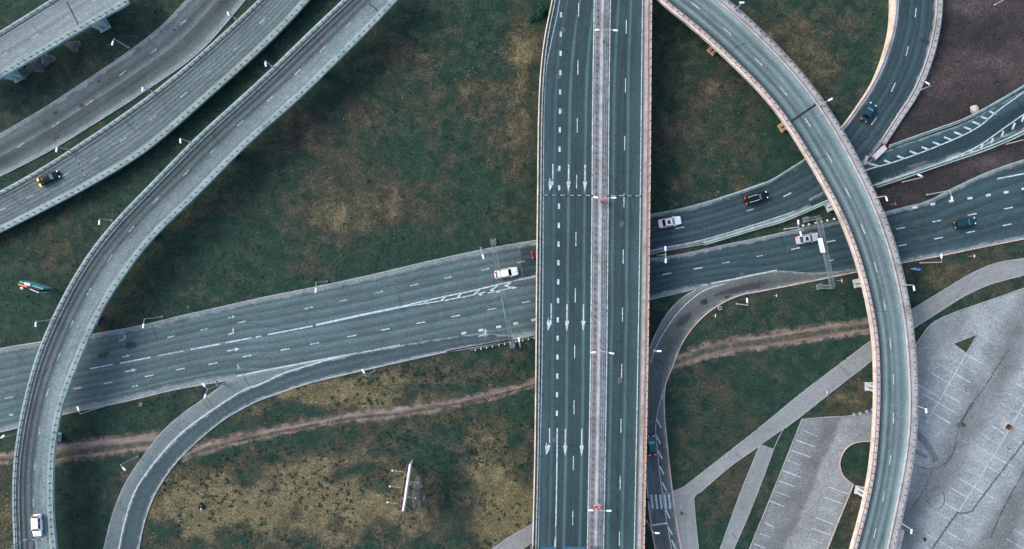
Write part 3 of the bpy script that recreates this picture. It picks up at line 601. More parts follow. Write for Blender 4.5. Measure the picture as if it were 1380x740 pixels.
# patches, cracks, tar, tyre marks
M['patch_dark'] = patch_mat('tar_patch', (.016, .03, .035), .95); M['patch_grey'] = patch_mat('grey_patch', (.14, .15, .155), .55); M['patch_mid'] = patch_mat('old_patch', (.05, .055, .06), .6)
def blob(px, py, rx, ry, rot, mat, z, parent=None, n=16, square=False, name='asphalt_patch'):
    vs, um, uv, fs = [W(px, py, z)], [], [(min(rx, ry)/S0, 0)], []
    for i in range(n):
        t = 2*PI*i/n; c, s = math.cos(t), math.sin(t)
        if square: k = 1/max(abs(c), abs(s)); c *= k; s *= k
        j = 1 if square else random.uniform(.85, 1.12)
        x, y = c*rx*j, s*ry*j; a = math.radians(rot)
        vs.append(W(px+x*math.cos(a)-y*math.sin(a), py+x*math.sin(a)+y*math.cos(a), z)); uv.append((0, 0))
    fs = [(0, i+1, (i+1) % n+1)[::-1] for i in range(n)]
    me = bpy.data.meshes.new(name); me.from_pydata([tuple(v) for v in vs], [], fs)
    for nm in ('metres', 'across', 'edge'):
        lay = me.uv_layers.new(name=nm)
        for l in me.loops: lay.data[l.index].uv = uv[l.vertex_index]
    o = link(name, me, M[mat], parent)
    if parent is None: tag(o, kind='structure')
    return o
blob(949, 407, 6.5, 4.5, -10, 'patch_dark', .079); blob(980, 400, 5, 2.4, -10, 'patch_dark', .079); blob(963, 412, 1.5, 1.2, 0, 'patch_dark', .079)
blob(921, 432, 16, 6, -42, 'patch_mid', .078); blob(1000, 389, 40, 5, -14, 'patch_mid', .078)
blob(110, 143, 5, 4, 0, 'patch_mid', .056); blob(134, 110, 3, 2.5, 0, 'patch_mid', .056); blob(169, 98, 3, 2.4, 0, 'patch_mid', .056); blob(235, 41, 3, 2.2, 0, 'patch_mid', .056); blob(76, 186, 9, 2.4, -32, 'patch_mid', .056); blob(75, 152, 5, 3, -30, 'patch_mid', .057)
blob(177, 466, 9, 6, -12, 'patch_mid', .07); blob(140, 478, 10, 4, -12, 'patch_mid', .07); blob(566, 459, 8, 3, -11, 'patch_grey', .07); blob(999.5, 369, 3.6, 2.8, -8, 'patch_grey', .075, square=True)
blob(1237, 222, 18, 4, -18, 'patch_grey', .079); blob(1370, 180, 12, 5, -20, 'patch_grey', .079); blob(1345, 187, 9, 3, -20, 'patch_grey', .079)
def tar(pts, wpx, z, mat='patch_mid', curve=True, name='asphalt_patch', parent=None):
    q = cr(pts, 4) if curve else resample(np.asarray(pts, float), 3)
    t = np.gradient(q, axis=0); t = t/np.linalg.norm(t, axis=1)[:, None]; n = np.stack([-t[:, 1], t[:, 0]], 1)
    o = road_mesh(name, Wn(q+n*wpx/2, z), Wn(q-n*wpx/2, z), M[mat], parent, nx=2, esc=max(1., 3.2/wpx*1.6))
    if parent is None: tag(o, kind='structure')
    return o
M['crack'] = patch_mat('crack_seal', (.06, .07, .075), .6); M['trench'] = patch_mat('trench_fill', (.10, .115, .12), .65); M['faint'] = patch_mat('faint_patch', (.15, .165, .17), .45); M['skid'] = patch_mat('tyre_mark', (.03, .034, .036), .75)
tar([(1360, 470), (1347, 490), (1325, 524), (1308, 546), (1296, 566), (1290, 574)], 1.6, .03, 'crack'); tar([(1312, 542), (1300, 562), (1292, 576)], 4.5, .028, 'trench'); blob(1298, 573, 4, 3.4, 30, 'patch_mid', .031, square=True)
tar([(1392, 575), (1378, 599), (1345, 642), (1311, 687)], 3.2, .028, 'trench', False); tar([(1313, 688), (1300, 692), (1290, 691)], 3.4, .029, 'trench', False); tar([(1291, 690), (1275, 712), (1252, 746)], 3.6, .03, 'trench', False)
tar([(1249, 652), (1248, 668), (1253, 680), (1262, 686), (1271, 681), (1273, 670), (1269, 660)], 1.0, .03, 'skid'); tar([(1290, 580), (1287, 600), (1281, 615), (1270, 627), (1255, 632), (1240, 630), (1226, 622)], 1.0, .031, 'skid'); tar([(1258, 630), (1250, 650), (1238, 672), (1226, 688)], 1.0, .032, 'skid'); tar([(1292, 592), (1284, 612), (1270, 634)], .9, .033, 'skid')
tar([(1232, 580), (1252, 604), (1262, 622)], 10, .027, 'faint'); tar([(1228, 606), (1250, 616)], 6, .0275, 'faint')
tar([(1380, 635), (1350, 690), (1335, 725)], 2, .03, 'crack')
for x, y in ((1334, 565), (1365, 536), (1360, 605), (1328, 618), (1294, 667), (1290, 672), (1310, 700), (1265, 625), (1247, 549), (1246, 561), (1340, 590), (1300, 640), (1290, 520)): blob(x, y, random.uniform(.9, 1.9), random.uniform(.8, 1.2), random.uniform(0, 180), 'skid', .034)
tar([(274, 529), (285, 546), (297, 565)], 1.3, .076, 'crack'); tar([(329, 508), (336, 521), (344, 532)], 1.4, .076, 'crack'); tar([(1204, 219), (1207, 230), (1211, 241)], 1.6, .079, 'skid')
tar([(1026, 292), (1029, 298)], 1.2, .078, 'skid')

# ------------------------------------------------------------------ bridges and ramps
class Deck:
    def __init__(s, L, R, z, ext=(60, 60), step=8, sm=3):
        s.L = smooth(cr(extend(L, *ext), step), sm); s.R = smooth(pair(s.L, smooth(cr(extend(R, ext[0]*2.2 if ext[0] else 0, ext[1]*2.2 if ext[1] else 0), step), sm)), 2); s.z = z
        s.Lw, s.Rw = Wn(s.L, z), Wn(s.R, z); d = s.Rw-s.Lw; s.wd = np.linalg.norm(d, axis=1); s.u = d/s.wd[:, None]
    def at(s, side, d): return s.Lw+s.u*d if side == 'L' else s.Rw-s.u*d
    def slab(s, mb, a, b, top, bot, mi=0): return mb.slab(s.at(*a), s.at(*b), top, bot, mi)
    def near(s, px, py):
        return int((((s.Lw+s.Rw)/2-np.array(W(px, py, s.z)))**2).sum(1).argmin())
def railing(label, path, posts_every=1.4, h=1.05, rail='rail_cool', post='post', plate=.3, group=None, cat='railing', name='railing', rails=(1.0, .5), wd=.09):
    path = np.asarray(path); mid = path[len(path)//2]
    t = thing(name, label, cat, tuple(mid), 0, group); off = Vector(mid)
    loc = path-np.array(mid)
    for zz in rails: MB().bar(loc, wd, zz*h-.05, zz*h+.04).build('rail', M[rail], t)
    q = resample(loc, .25); s = length(q); pos = np.arange(.4, s[-1], posts_every); pts = np.stack([np.interp(pos, s, q[:, k]) for k in range(3)], 1)
    def in_frame(p):
        k = F_PX/(H_CAM-p[2]-mid[2]); x, y = 690+(p[0]+mid[0])*k, 370-(p[1]+mid[1])*k; return -4 < x < 1384 and -4 < y < 744
    inn = [p for p in pts if in_frame(p)]; out = [p for p in pts if not in_frame(p)]
    if len(inn) > 100: out += inn[100:]; inn = inn[:100]
    first = None
    for p in inn:
        if first is None:
            mb = MB().box((0, 0, h/2), (.11, .11, h)); mb.box((0, 0, .03), (plate, plate, .06))
            first = mb.build('post', M[post], t); o = first
        else: o = first.copy(); COL.objects.link(o); o.parent = t
        o.location = tuple(p)
    if out:
        mb = MB()
        for p in out: mb.box((p[0], p[1], p[2]+h/2), (.11, .11, h)).box((p[0], p[1], p[2]+.03), (plate, plate, .06))
        tag(mb.build('end_posts', M[post], t), kind='stuff')
    return t
def pier(deck, i, parent, mat, kind='twin', inset=1.15, thick=.5, gap=.85):
    c = (deck.Lw[i]+deck.Rw[i])/2; u = deck.u[i]; a = math.atan2(u[1], u[0]); wd = deck.wd[i]-2*inset; top = deck.z-1.0
    mb = MB(); nrm = np.array([-u[1], u[0], 0])
    if kind == 'twin':
        for s in (-.5, .5): p = c+nrm*gap*s; mb.box((p[0], p[1], top/2-.15), (wd, thick, top+.3), a)
        mb.box((c[0], c[1], .15), (wd+.5, gap+thick+.4, .24), a)
    else:                                            # wall pier, flaring along the road towards its top
        h = top+.3
        for s in (-.5, .5):
            p = c+nrm*1.15*s; b = MB().box((0, 0, 0), (wd*.9, .55, h), 0, taper=(wd/(wd*.9), 2.4))
            for v in range(8): x, y, z = b.v[v]; b.v[v] = (p[0]+x*math.cos(a)-y*math.sin(a), p[1]+x*math.sin(a)+y*math.cos(a), h/2-.3+z)
            mb.add(b.v, b.f)
        mb.box((c[0], c[1], .1), (wd*.9+.6, 2.4, .4), a)
    o = mb.build('pier', M[mat], parent); return o
def joint(deck, p0, p1, dz, wpx, parent, white=False):
    n = 14; q = np.linspace(p0, p1, n); z = deck.z+dz
    t = (np.array(p1, float)-np.array(p0, float)); t = t/np.linalg.norm(t); nn = np.array([-t[1], t[0]])
    mb = MB().band(Wn(q+nn*wpx/2, z), Wn(q-nn*wpx/2, z)); o = mb.build('expansion_joint', M['joint'], parent)
    if white:
        mk = Marks(z+.012)
        for k in range(white):
            f0 = (k+.15)/white; f1 = (k+.7)/white; a, b = np.array(p0)*(1-f0)+np.array(p1)*f0, np.array(p0)*(1-f1)+np.array(p1)*f1; mk.line([a-nn*.3*wpx, b-nn*.3*wpx], 1.1)
        mk.build('joint_paint', o, M['line_worn'])
    return o

# --- right curved ramp
bL = [(880, -8), (884, 2), (902, 12), (932, 35.5), (952, 54), (979, 78), (1006, 105), (1032, 131), (1052, 157), (1069, 182), (1086, 211), (1100, 233), (1109, 250), (1124, 276), (1141, 314), (1158, 363), (1168, 405), (1176.5, 448), (1179, 494), (1179.5, 534), (1177.5, 578), (1172.5, 635), (1162, 686), (1147, 740)]
bR = [(905, -56), (940, -28), (977, -2), (1030, 47), (1070.5, 88), (1098, 122), (1121, 155), (1145, 196), (1165, 233), (1189, 286), (1206, 333), (1219, 387), (1228, 434), (1232.5, 492), (1234.6, 541), (1233, 591), (1226, 635), (1214, 693), (1204, 740)]
B = Deck(bL, bR, 7.5, (0, 80)); ROADS.append(np.vstack([B.L, B.R[::-1]]))
rb = thing('curved_ramp', 'long elevated curved ramp with cream inner edge sweeping down the right side', 'road bridge')
mb = MB(); B.slab(mb, ('L', .04), ('R', .04), -.02, -.55); B.slab(mb, ('L', .6), ('R', .6), -.551, -1.0); mb.build('deck', M['concrete_warm'], rb)
road_mesh('roadway', B.at('L', 1.0)+np.array([0, 0, .01]), B.at('R', 1.35)+np.array([0, 0, .01]), M['bridge_ramp'], rb, nx=12)
B.slab(MB(), ('L', .203), ('L', .46), .26, -.02).build('drain_strip', M['rust'], rb); B.slab(MB(), ('L', -.12), ('L', .2), .34, -.75).build('fascia_panel', M['cream'], rb)
B.slab(MB(), ('L', .463), ('L', 1.0), .22, -.02).build('kerb_ledge', M['white_ledge'], rb)
B.slab(MB(), ('R', 1.12), ('R', 1.36), .42, -.02).build('inner_barrier', M['concrete_warm'], rb)
B.slab(MB(), ('R', .86), ('R', 1.117), .04, -.02).build('drain_strip', M['rail_warm'], rb)
B.slab(MB(), ('R', .24), ('R', .857), .2, -.02).build('walkway', M['ledge_warm'], rb); B.slab(MB(), ('R', -.06), ('R', .237), .28, -.55).build('edge_beam', M['ledge_warm'], rb)
pB = [(948, 58), (1053, 168), (1117, 284), (1158, 388), (1172, 534), (1157, 678)]
for px, py in pB: pier(B, B.near(px+26, py-8), rb, 'cream_rust' if py < 200 else 'white_ledge')
joint(B, (1066, 164), (1100, 140.5), .02, 3.2, rb)
mk = Marks(B.z+.022)
mid = [tuple(x) for x in ((B.L+B.R)/2)[::6]]
mk.along(mid, ((937, 7.5), (980, 42), (1022, 83), (1056, 123), (1088.5, 165), (1118, 213), (1142.5, 260), (1163, 308.5), (1180, 360), (1192, 411), (1200, 463), (1204, 511), (1204, 564), (1199.6, 620), (1191, 669), (1179, 719)), 14, 1.15); mk.build('lane_marking', rb)
blob(1077, 151, 1.4, 1, 0, 'skid', B.z+.024, rb)
railing('rusty post and rail fence along the inner cream edge of the curved ramp', B.at('L', .62)+np.array([0, 0, .22]), 1.4, .9, 'rail_warm', 'post', .2, 'edge railings of the bridges', wd=.06)
railing('pale post and rail fence along the outer walkway edge of the curved ramp', B.at('R', .12)+np.array([0, 0, .28]), 1.4, 1.0, 'ledge_warm', 'post', .2, 'edge railings of the bridges', wd=.06)
# low platform beside the bottom of the ramp
t = thing('side_platform', 'narrow concrete platform beside the bottom of the curved ramp', 'platform', tuple(W(1212, 727, 0)))
pl = [(1209, 716), (1215, 713), (1219, 716), (1211, 750), (1203, 748)]; c0 = W(1212, 727, 0)
mb = MB(); n_ = len(pl); vv = [W(x, y, 6.6)-c0 for x, y in pl]+[W(x, y, 6.6)-c0-Vector((0, 0, .4)) for x, y in pl]
mb.add(vv, [tuple(range(n_)), tuple(range(2*n_-1, n_-1, -1))]+[(i, (i+1) % n_, n_+(i+1) % n_, n_+i) for i in range(n_)]); mb.build('platform_slab', M['ledge_warm'], t)
for x, y in ((1212, 718), (1208, 740)): p = W(x, y, 6.6)-c0; MB().box((p.x, p.y, 3.1), (.4, .4, 6.2)).build('leg', M['concrete_warm'], t)

# --- central overpass
cL_ = [(750, -70), (746, -20), (744, 0), (736, 34), (729.5, 78), (726, 128), (724.5, 190), (724, 250), (722.5, 370), (721.5, 495), (720, 615), (717, 740)]
cR_ = [(879.5, -120), (878.5, -20), (878, 0), (877.2, 101), (876, 250), (873, 490), (868, 740), (866, 860)]
Cb = Deck(cL_, cR_, 7.5, (0, 90), sm=2); ROADS.append(np.vstack([Cb.L, Cb.R[::-1]]))
ro = thing('overpass', 'wide straight overpass with median and white arrows crossing the middle', 'road bridge')
mb = MB(); Cb.slab(mb, ('L', .04), ('R', .04), -.02, -.6); Cb.slab(mb, ('L', .8), ('R', .8), -.601, -1.2); mb.build('deck', M['concrete_warm'], ro)
road_mesh('roadway', Cb.at('L', 1.1)+np.array([0, 0, .01]), Cb.at('R', 1.5)+np.array([0, 0, .01]), M['bridge'], ro, nx=20)
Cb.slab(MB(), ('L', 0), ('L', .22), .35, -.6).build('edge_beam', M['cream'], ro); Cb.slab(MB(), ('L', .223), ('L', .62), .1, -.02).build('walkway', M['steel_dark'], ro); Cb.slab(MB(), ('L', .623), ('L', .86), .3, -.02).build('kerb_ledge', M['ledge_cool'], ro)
Cb.slab(MB(), ('L', .863), ('L', 1.12), .03, -.02).build('gutter', M['post'], ro)
Cb.slab(MB(), ('R', .62), ('R', 1.25), .18, -.02).build('walkway', M['ledge_warm'], ro); Cb.slab(MB(), ('R', .5), ('R', .617), .05, -.02).build('drain_strip', M['rail_warm'], ro)
Cb.slab(MB(), ('R', -.04), ('R', .42), .55, -.6).build('parapet', M['rust'], ro); Cb.slab(MB(), ('R', .0), ('R', .2), .62, .551).build('coping', M['coping'], ro); Cb.slab(MB(), ('R', .423), ('R', .497), .03, -.02).build('gutter', M['post'], ro)
Cb.slab(MB(), ('R', 1.253), ('R', 1.48), .02, -.02).build('gutter', M['rail_warm'], ro)
MED = [(813, -80), (812, 0), (810, 130), (809, 268), (807, 480), (803.6, 690), (801.5, 800)]
mq_ = cr(MED, 8); mw_ = Wn(mq_, Cb.z)
def med(off_px, dz=0): return Wn(mq_+np.array([off_px, 0]), Cb.z)+np.array([0, 0, dz])
ms = MB().slab(med(-9.6), med(9.0), .12, .012).build('median', M['median'], ro)
MB().slab(med(-7.9), med(-4.9), .16, .121).build('rail_bed', M['bed_left'], ms); MB().slab(med(-2.2), med(1.8), .2, .121).build('walk_strip', M['walk_strip'], ms); MB().slab(med(3.0), med(6.2), .16, .121).build('rail_bed', M['bed_right'], ms)
mk = Marks(Cb.z+.024)
lnL = [(754.5, -60), (754, 0), (743, 56), (736.5, 90), (733.5, 135), (732.3, 250), (730.5, 490), (727, 640), (725, 745), (724, 800)]
mk.line(lnL, 1.1, True); mk.line([(867.5, -60), (866, 0), (862.5, 300), (859.5, 490), (856.5, 650), (853.5, 800)], 1.2, True)
o1 = Marks(Cb.z+.13); o1.line([(x-9.9, y) for x, y in MED], 1.0, True); o1.line([(x+9.3, y) for x, y in MED], 1.0, True)
for k in range(2): pass
mk.line([(x-11.1, y) for x, y in MED], 1.4, True); mk.line([(x+10.6, y) for x, y in MED], 1.4, True)
for i, y in enumerate((20, 46, 72, 98, 124, 150, 175, 201, 227, 253, 278, 304, 329, 354, 380, 405, 431, 456, 481, 507, 532, 557)): mk.dash(756-5.6*(y-20)/540, y, 7, 2.8, 90)
mk.line([(751, 577), (750, 660), (748.3, 745), (747.5, 790)], 1.6, True); mk.line([(749.5, 708), (746, 750)], 1.0)
for y in (13, 91, 169, 245, 322, 398, 474, 549, 624, 698): mk.dash(779.7-7.9*(y-13)/690, y, 19, 1.15, 90.6)
for y in (36, 115, 193, 270, 346, 424, 500, 574, 651, 726): mk.dash(844-9.2*(y-36)/690, y, 19, 1.15, 90.7)
for dx, y0 in ((0, 222), (-2.2, 410), (-4.4, 578)):
    for x in (766.4, 788.5): x += dx; mk.line([(x, y0), (x-.2, y0+23)], 1.6); mk.poly([(x-3, y0+22.5), (x+2.7, y0+22.5), (x-.5, y0+37)])
    x = 745+dx*1.0; mk.line([(x, y0-1), (x, y0+22)], 1.5); mk.poly([(x+.7, y0+18), (x+.7, y0+26), (x-4.4, y0+35.5), (x-6, y0+25), (x-3.6, y0+17), (x-3, y0+24)])
mk.build('lane_marking', ro)
joint(Cb, (731, 263.5), (866, 264.5), .026, 2.0, ro, 12)
tar([(779, -40), (775.5, 250), (772, 500), (769, 780)], .8, Cb.z+.021, 'skid', parent=ro); tar([(844.6, -40), (840, 250), (837, 500), (832, 690), (832, 780)], .9, Cb.z+.021, 'skid', parent=ro); tar([(834, 672), (831, 681), (833, 692), (834.5, 697)], .8, Cb.z+.0215, 'skid', parent=ro)
for x, y in ((753, 103), (759, 40), (751, 230), (838, 302), (835, 513), (747, 592), (757, 149)): blob(x, y, 3.4, 3.2 if x < 800 else 4, 0, 'patch_grey', Cb.z+.0225, ro, square=True)
for y in (-60, 262, 560): pier(Cb, Cb.near(800, y), ro, 'concrete_warm', inset=2.5)
railing('thin grey railing along the left edge of the wide overpass', Cb.at('L', .72)+np.array([0, 0, .3]), 1.8, .9, 'rail_cool', 'post', .2, 'edge railings of the bridges', wd=.07)
railing('rust tinted railing between walkway and parapet on the right of the overpass', Cb.at('R', .57)+np.array([0, 0, .05]), 1.8, 1.0, 'rail_warm', 'post', .2, 'edge railings of the bridges', wd=.06)
railing('left guard rail of the overpass median with dark square posts', med(-6.4, .16), 1.35, .55, 'rail_warm', 'post', .34, 'median guard rails', 'guard rail', 'guard_rail', (1.0,), .05)
railing('right guard rail of the overpass median with dark square posts', med(4.6, .16), 1.35, .55, 'rail_cool', 'post', .34, 'median guard rails', 'guard rail', 'guard_rail', (1.0,), .05)

# --- left side ramps
def left_ramp(label, L, R, z, mat, jl, dashes, piers, name, solidwall=False, pl=.95, pr=1.15, ext=(80, 80), rail=('', '')):
    D = Deck(L, R, z, ext); ROADS.append(np.vstack([D.L, D.R[::-1]]))
    r = thing(name, label, 'road bridge')
    mb = MB(); D.slab(mb, ('L', .04), ('R', .04), -.02, -.5)
    if solidwall: D.slab(MB(), ('L', .3), ('R', 1.0), -.501, -z-.3).build('retaining_wall', M['rubble'], r)
    else: D.slab(mb, ('L', .9), ('R', .9), -.501, -1.0)
    mb.build('deck', M['concrete_cool'], r)
    road_mesh('roadway', D.at('L', pl)+np.array([0, 0, .01]), D.at('R', pr)+np.array([0, 0, .01]), mat, r, nx=12)
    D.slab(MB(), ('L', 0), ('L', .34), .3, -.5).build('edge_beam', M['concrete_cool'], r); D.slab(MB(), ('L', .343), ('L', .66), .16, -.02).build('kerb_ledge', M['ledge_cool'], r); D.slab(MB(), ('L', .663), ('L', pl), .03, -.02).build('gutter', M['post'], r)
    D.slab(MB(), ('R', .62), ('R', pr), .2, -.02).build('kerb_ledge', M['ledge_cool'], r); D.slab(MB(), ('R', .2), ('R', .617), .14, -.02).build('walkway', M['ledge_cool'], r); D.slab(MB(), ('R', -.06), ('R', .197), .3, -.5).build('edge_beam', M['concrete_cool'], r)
    mk = Marks(z+.022); md = [tuple(x) for x in ((D.L+D.R)/2)[::6]]; mk.along(md, dashes, 11, 1.2)
    mk.line([tuple(x) for x in Px(D.at('L', pl+.22), z)[::3]], .7, True); mk.build('lane_marking', r, M['line_worn'])
    for a in jl: joint(D, *a[:2], .02, a[2], r, *(a[3:]))
    for px, py, kd in piers: pier(D, D.near(px, py), r, 'concrete_cool', kd, inset=.5 if kd == 'flare' else 2.6)
    railing(rail[0], D.at('L', .5)+np.array([0, 0, .16]), 1.45, .9, 'rail_cool', 'post', .2, 'edge railings of the bridges', wd=.06)
    railing(rail[1], D.at('R', .45)+np.array([0, 0, .14]), 1.45, .9, 'rail_cool', 'post', .22, 'edge railings of the bridges', wd=.06)
    return D, r
def Px(w3, z):
    k = F_PX/(H_CAM-z); return np.stack([690+w3[:, 0]*k, 370-w3[:, 1]*k], 1)
L1, r1_ = left_ramp('straight pale bridge on flared piers cutting the top left corner', [(0, 43), (69, 0)], [(0, 105.5), (54, 74), (108, 42), (187, -3)], 6.5, M['ramp_far'], [((90, 2), (106, 34), 1.6)], ((128, 0), (90.5, 23), (47, 49), (5, 74)), ((122, 22, 'flare'), (-2, 92, 'flare')), 'flared_pier_bridge', ext=(90, 90),
    rail=('pale post and rail fence on the upper side of the corner bridge', 'pale post and rail fence on the lower side of the corner bridge'))
l3L = [(-50, 283), (0, 258), (44, 234), (95, 202), (155, 162), (209, 123), (263, 79), (304, 42), (349, 0), (385, -38)]
l3R = [(-20, 323), (0, 313.5), (44, 291), (91, 267.5), (131, 245), (195, 206.5), (263, 147.5), (328, 90), (376, 45), (417, 0), (450, -38)]
L3, r3_ = left_ramp('raised curved road on retaining walls carrying a car with glowing brake lights', l3L, l3R, 2.4, M['ramp_inner'], [((103, 212), (115, 240), 1.2, 3)], ((318, 65), (280, 98), (247, 128), (206, 159), (166, 188), (127, 215), (88, 236), (40, 265), (2, 283), (354, 28)), (), 'raised_road', True, ext=(60, 60),
    rail=('pale post and rail fence along the upper side of the raised curved road', 'pale post and rail fence along the lower side of the raised curved road'))
l4L = [(462, 0), (408, 51), (370.5, 88), (330, 126), (304, 149), (257, 192), (206, 245), (169, 282), (132, 324), (101, 370), (74, 421), (56, 461), (44, 495), (34, 534), (24, 581), (18.6, 625), (17, 666), (19.6, 740)]
l4R = [(535, 0), (497, 41), (463, 74), (430, 107), (396, 140), (362, 168.5), (328, 199), (286, 243), (242, 286), (207.5, 318), (175, 360), (147.5, 400), (126.5, 438), (113.5, 468), (104, 495), (89, 527), (78, 571), (72, 618), (71, 659), (72, 706), (76, 740)]
L4, r4_ = left_ramp('longest elevated loop ramp curving from the top edge to the bottom left corner', l4L, l4R, 7.0, M['ramp_loop'], [((497, 4), (510, 15), 1.6), ((28, 728.5), (66, 727), 1.2, 3)], ((64, 529), (53, 581), (47, 628), (45, 678), (49, 735), (79, 481), (97, 436), (120, 393), (148, 348), (177, 309), (210, 270), (251, 233), (287, 203), (324, 166), (364, 133), (401, 97), (435, 66), (470, 33)), ((300, 200, 'twin'), (190, 320, 'twin'), (112, 435, 'twin'), (55, 600, 'twin'), (420, 85, 'twin')), 'loop_ramp', ext=(70, 70),
    rail=('pale post and rail fence along the outer side of the longest loop ramp', 'pale post and rail fence along the inner side of the longest loop ramp'))

# --- retaining walls and barriers of the branch and merging roads
def path_on(pts, z0=0., rise=False, step=6):
    q = cr(pts, step); z = z0+(c_rise(q) if rise else 0); return Wn(q, z)
def wall(label, pts, rise, mat, wd=.35, top=.55, name='parapet_wall', group='parapet walls of the branch road'):
    p = path_on(pts, .07, rise); c = p[len(p)//2].copy(); c[2] = 0
    mb = MB(); q = p-c; n = len(q); t = np.gradient(q[:, :2], axis=0); t = t/np.linalg.norm(t, axis=1)[:, None]; nn = np.stack([-t[:, 1], t[:, 0], 0*t[:, 0]], 1)*wd/2
    A, Bq = q+nn, q-nn; vs = []
    for i in range(n): vs += [(A[i, 0], A[i, 1], -.3), (Bq[i, 0], Bq[i, 1], -.3), (Bq[i, 0], Bq[i, 1], q[i, 2]+top), (A[i, 0], A[i, 1], q[i, 2]+top)]
    mb.add(vs, [(4*i+k, 4*i+4+k, 4*i+4+(k+1) % 4, 4*i+(k+1) % 4) for i in range(n-1) for k in range(4)]+[(0, 1, 2, 3), tuple(4*(n-1)+k for k in (3, 2, 1, 0))])
    o = mb.build(name, M[mat]); o.location = tuple(c); return tag(o, label, 'wall', group)
wl = [(1084, 215.5), (1131, 174.5), (1155, 143), (1175.5, 111.5), (1192, 74), (1202.5, 37), (1206, 0), (1206, -60)]
wall('cream edged parapet wall on the grass side of the curving branch road', wl, True, 'cream', .26, .5)
wall('pale inner kerb wall on the grass side of the curving branch road', [(x+3, y+1.2) for x, y in wl], True, 'ledge_warm', .6, .2)
wr = [(1190, 194.5), (1211, 162), (1235, 125), (1254, 78), (1264, 34), (1266.5, 0), (1267, -60)]
wall('pale parapet wall on the bare soil side of the curving branch road', wr, True, 'ledge_warm', .85, .5)
railing('grey railing with dark posts along the bare soil side of the branch road', path_on([(x+.6, y+.4) for x, y in wr], .57, True), 1.45, .7, 'rail_cool', 'post', .26, 'edge railings of the bridges', wd=.06)
wall('thin pale kerb wall just inside the branch road railing', [(x-4.6, y-2.2) for x, y in wr], True, 'concrete_warm', .22, .3)
def barrier(label, pts, group, mat='concrete_cool', rail='concrete_cool', off=2.6, z=.05, every=2.0):
    q = cr(pts, 5); t = np.gradient(q, axis=0); t = t/np.linalg.norm(t, axis=1)[:, None]; n = np.stack([-t[:, 1], t[:, 0]], 1)
    P = Wn(q, z); c = P[len(P)//2].copy(); th = thing('crash_barrier', label, 'barrier', tuple(c), 0, group)
    MB().bar(P-c, .3, -.15, .35).build('base_beam', M[mat], th); P2 = Wn(q+n*off, z)-c
    for s in (.75,): MB().bar(P2, .18, s-.16, s+.16).build('rail', M[rail], th)
    MB().band(P-c+np.array([0, 0, .02]), P2+np.array([0, 0, .02])).build('base_strip', M['strip_dark'], th)
    qq = resample(P2, .2); s = length(qq); first = None
    for d in np.arange(.5, s[-1], every):
        p = [np.interp(d, s, qq[:, k]) for k in range(3)]
        if first is None: first = MB().box((0, 0, .45), (.14, .14, .9)).build('post', M['post'], th); o = first
        else: o = first.copy(); COL.objects.link(o); o.parent = th
        o.location = tuple(p)
    return th
G_ = 'crash barriers beside the branch and merging roads'
barrier('pale double crash barrier along the grass strip between branch and main road', [(948, 327.5), (983.5, 317), (1016, 307), (1050, 297.5), (1074, 288), (1120, 268)], G_)
barrier('pale crash barrier on the big field side of the branch road', [(1084, 217), (1060, 232), (1037, 246), (1005, 258), (970, 268.5)], G_, off=2.0)
barrier('pale crash barrier between the bare soil with the boulder and merging road', [(1400, 103), (1380, 117), (1344, 138.5), (1300, 162), (1253, 179), (1197, 199)], G_, off=2.4)
barrier('pale crash barrier on the lower side of the merging road', [(1179, 250), (1219, 236.5), (1266.5, 220), (1317, 203), (1350, 190), (1380, 176), (1410, 160)], G_, off=3.2)
def rail_fence(label, pts, group, every=1.25, h=.75, mat='steel', post='white', name='guard_rail', cat='guard rail'):
    P = path_on(pts, .0); c = P[len(P)//2].copy(); th = thing(name, label, cat, tuple(c), 0, group)
    MB().bar(P-c, .09, h-.16, h+.12).build('rail', M[mat], th); qq = resample(P-c, .2); s = length(qq); first = None
    t = np.gradient(qq[:, :2], axis=0)
    for d in np.arange(.3, s[-1], every):
        i = int(np.searchsorted(s, d)); i = min(i, len(qq)-1)
        if first is None: first = MB().box((0, .16, h/2), (.16, .42, h)).build('post', M[post], th); o = first
        else: o = first.copy(); COL.objects.link(o); o.parent = th
        o.location = tuple(qq[i]); o.rotation_euler = (0, 0, math.atan2(t[i, 1], t[i, 0]))
    return th
rail_fence('roadside guard rail with pale posts beneath the long sign gantry', [(722, 453.5), (690, 460), (660, 466), (634, 471.5)], 'roadside guard rails')
rail_fence('short guard rail with pale posts behind the silver car', [(1079, 306), (1100, 301.5), (1126, 296)], 'roadside guard rails', 1.3)
rail_fence('dark low guard rail with four pale posts at the small car park', [(1177, 550.5), (1164, 554.5), (1146, 557)], 'roadside guard rails', 1.3, .8, 'steel_dark')

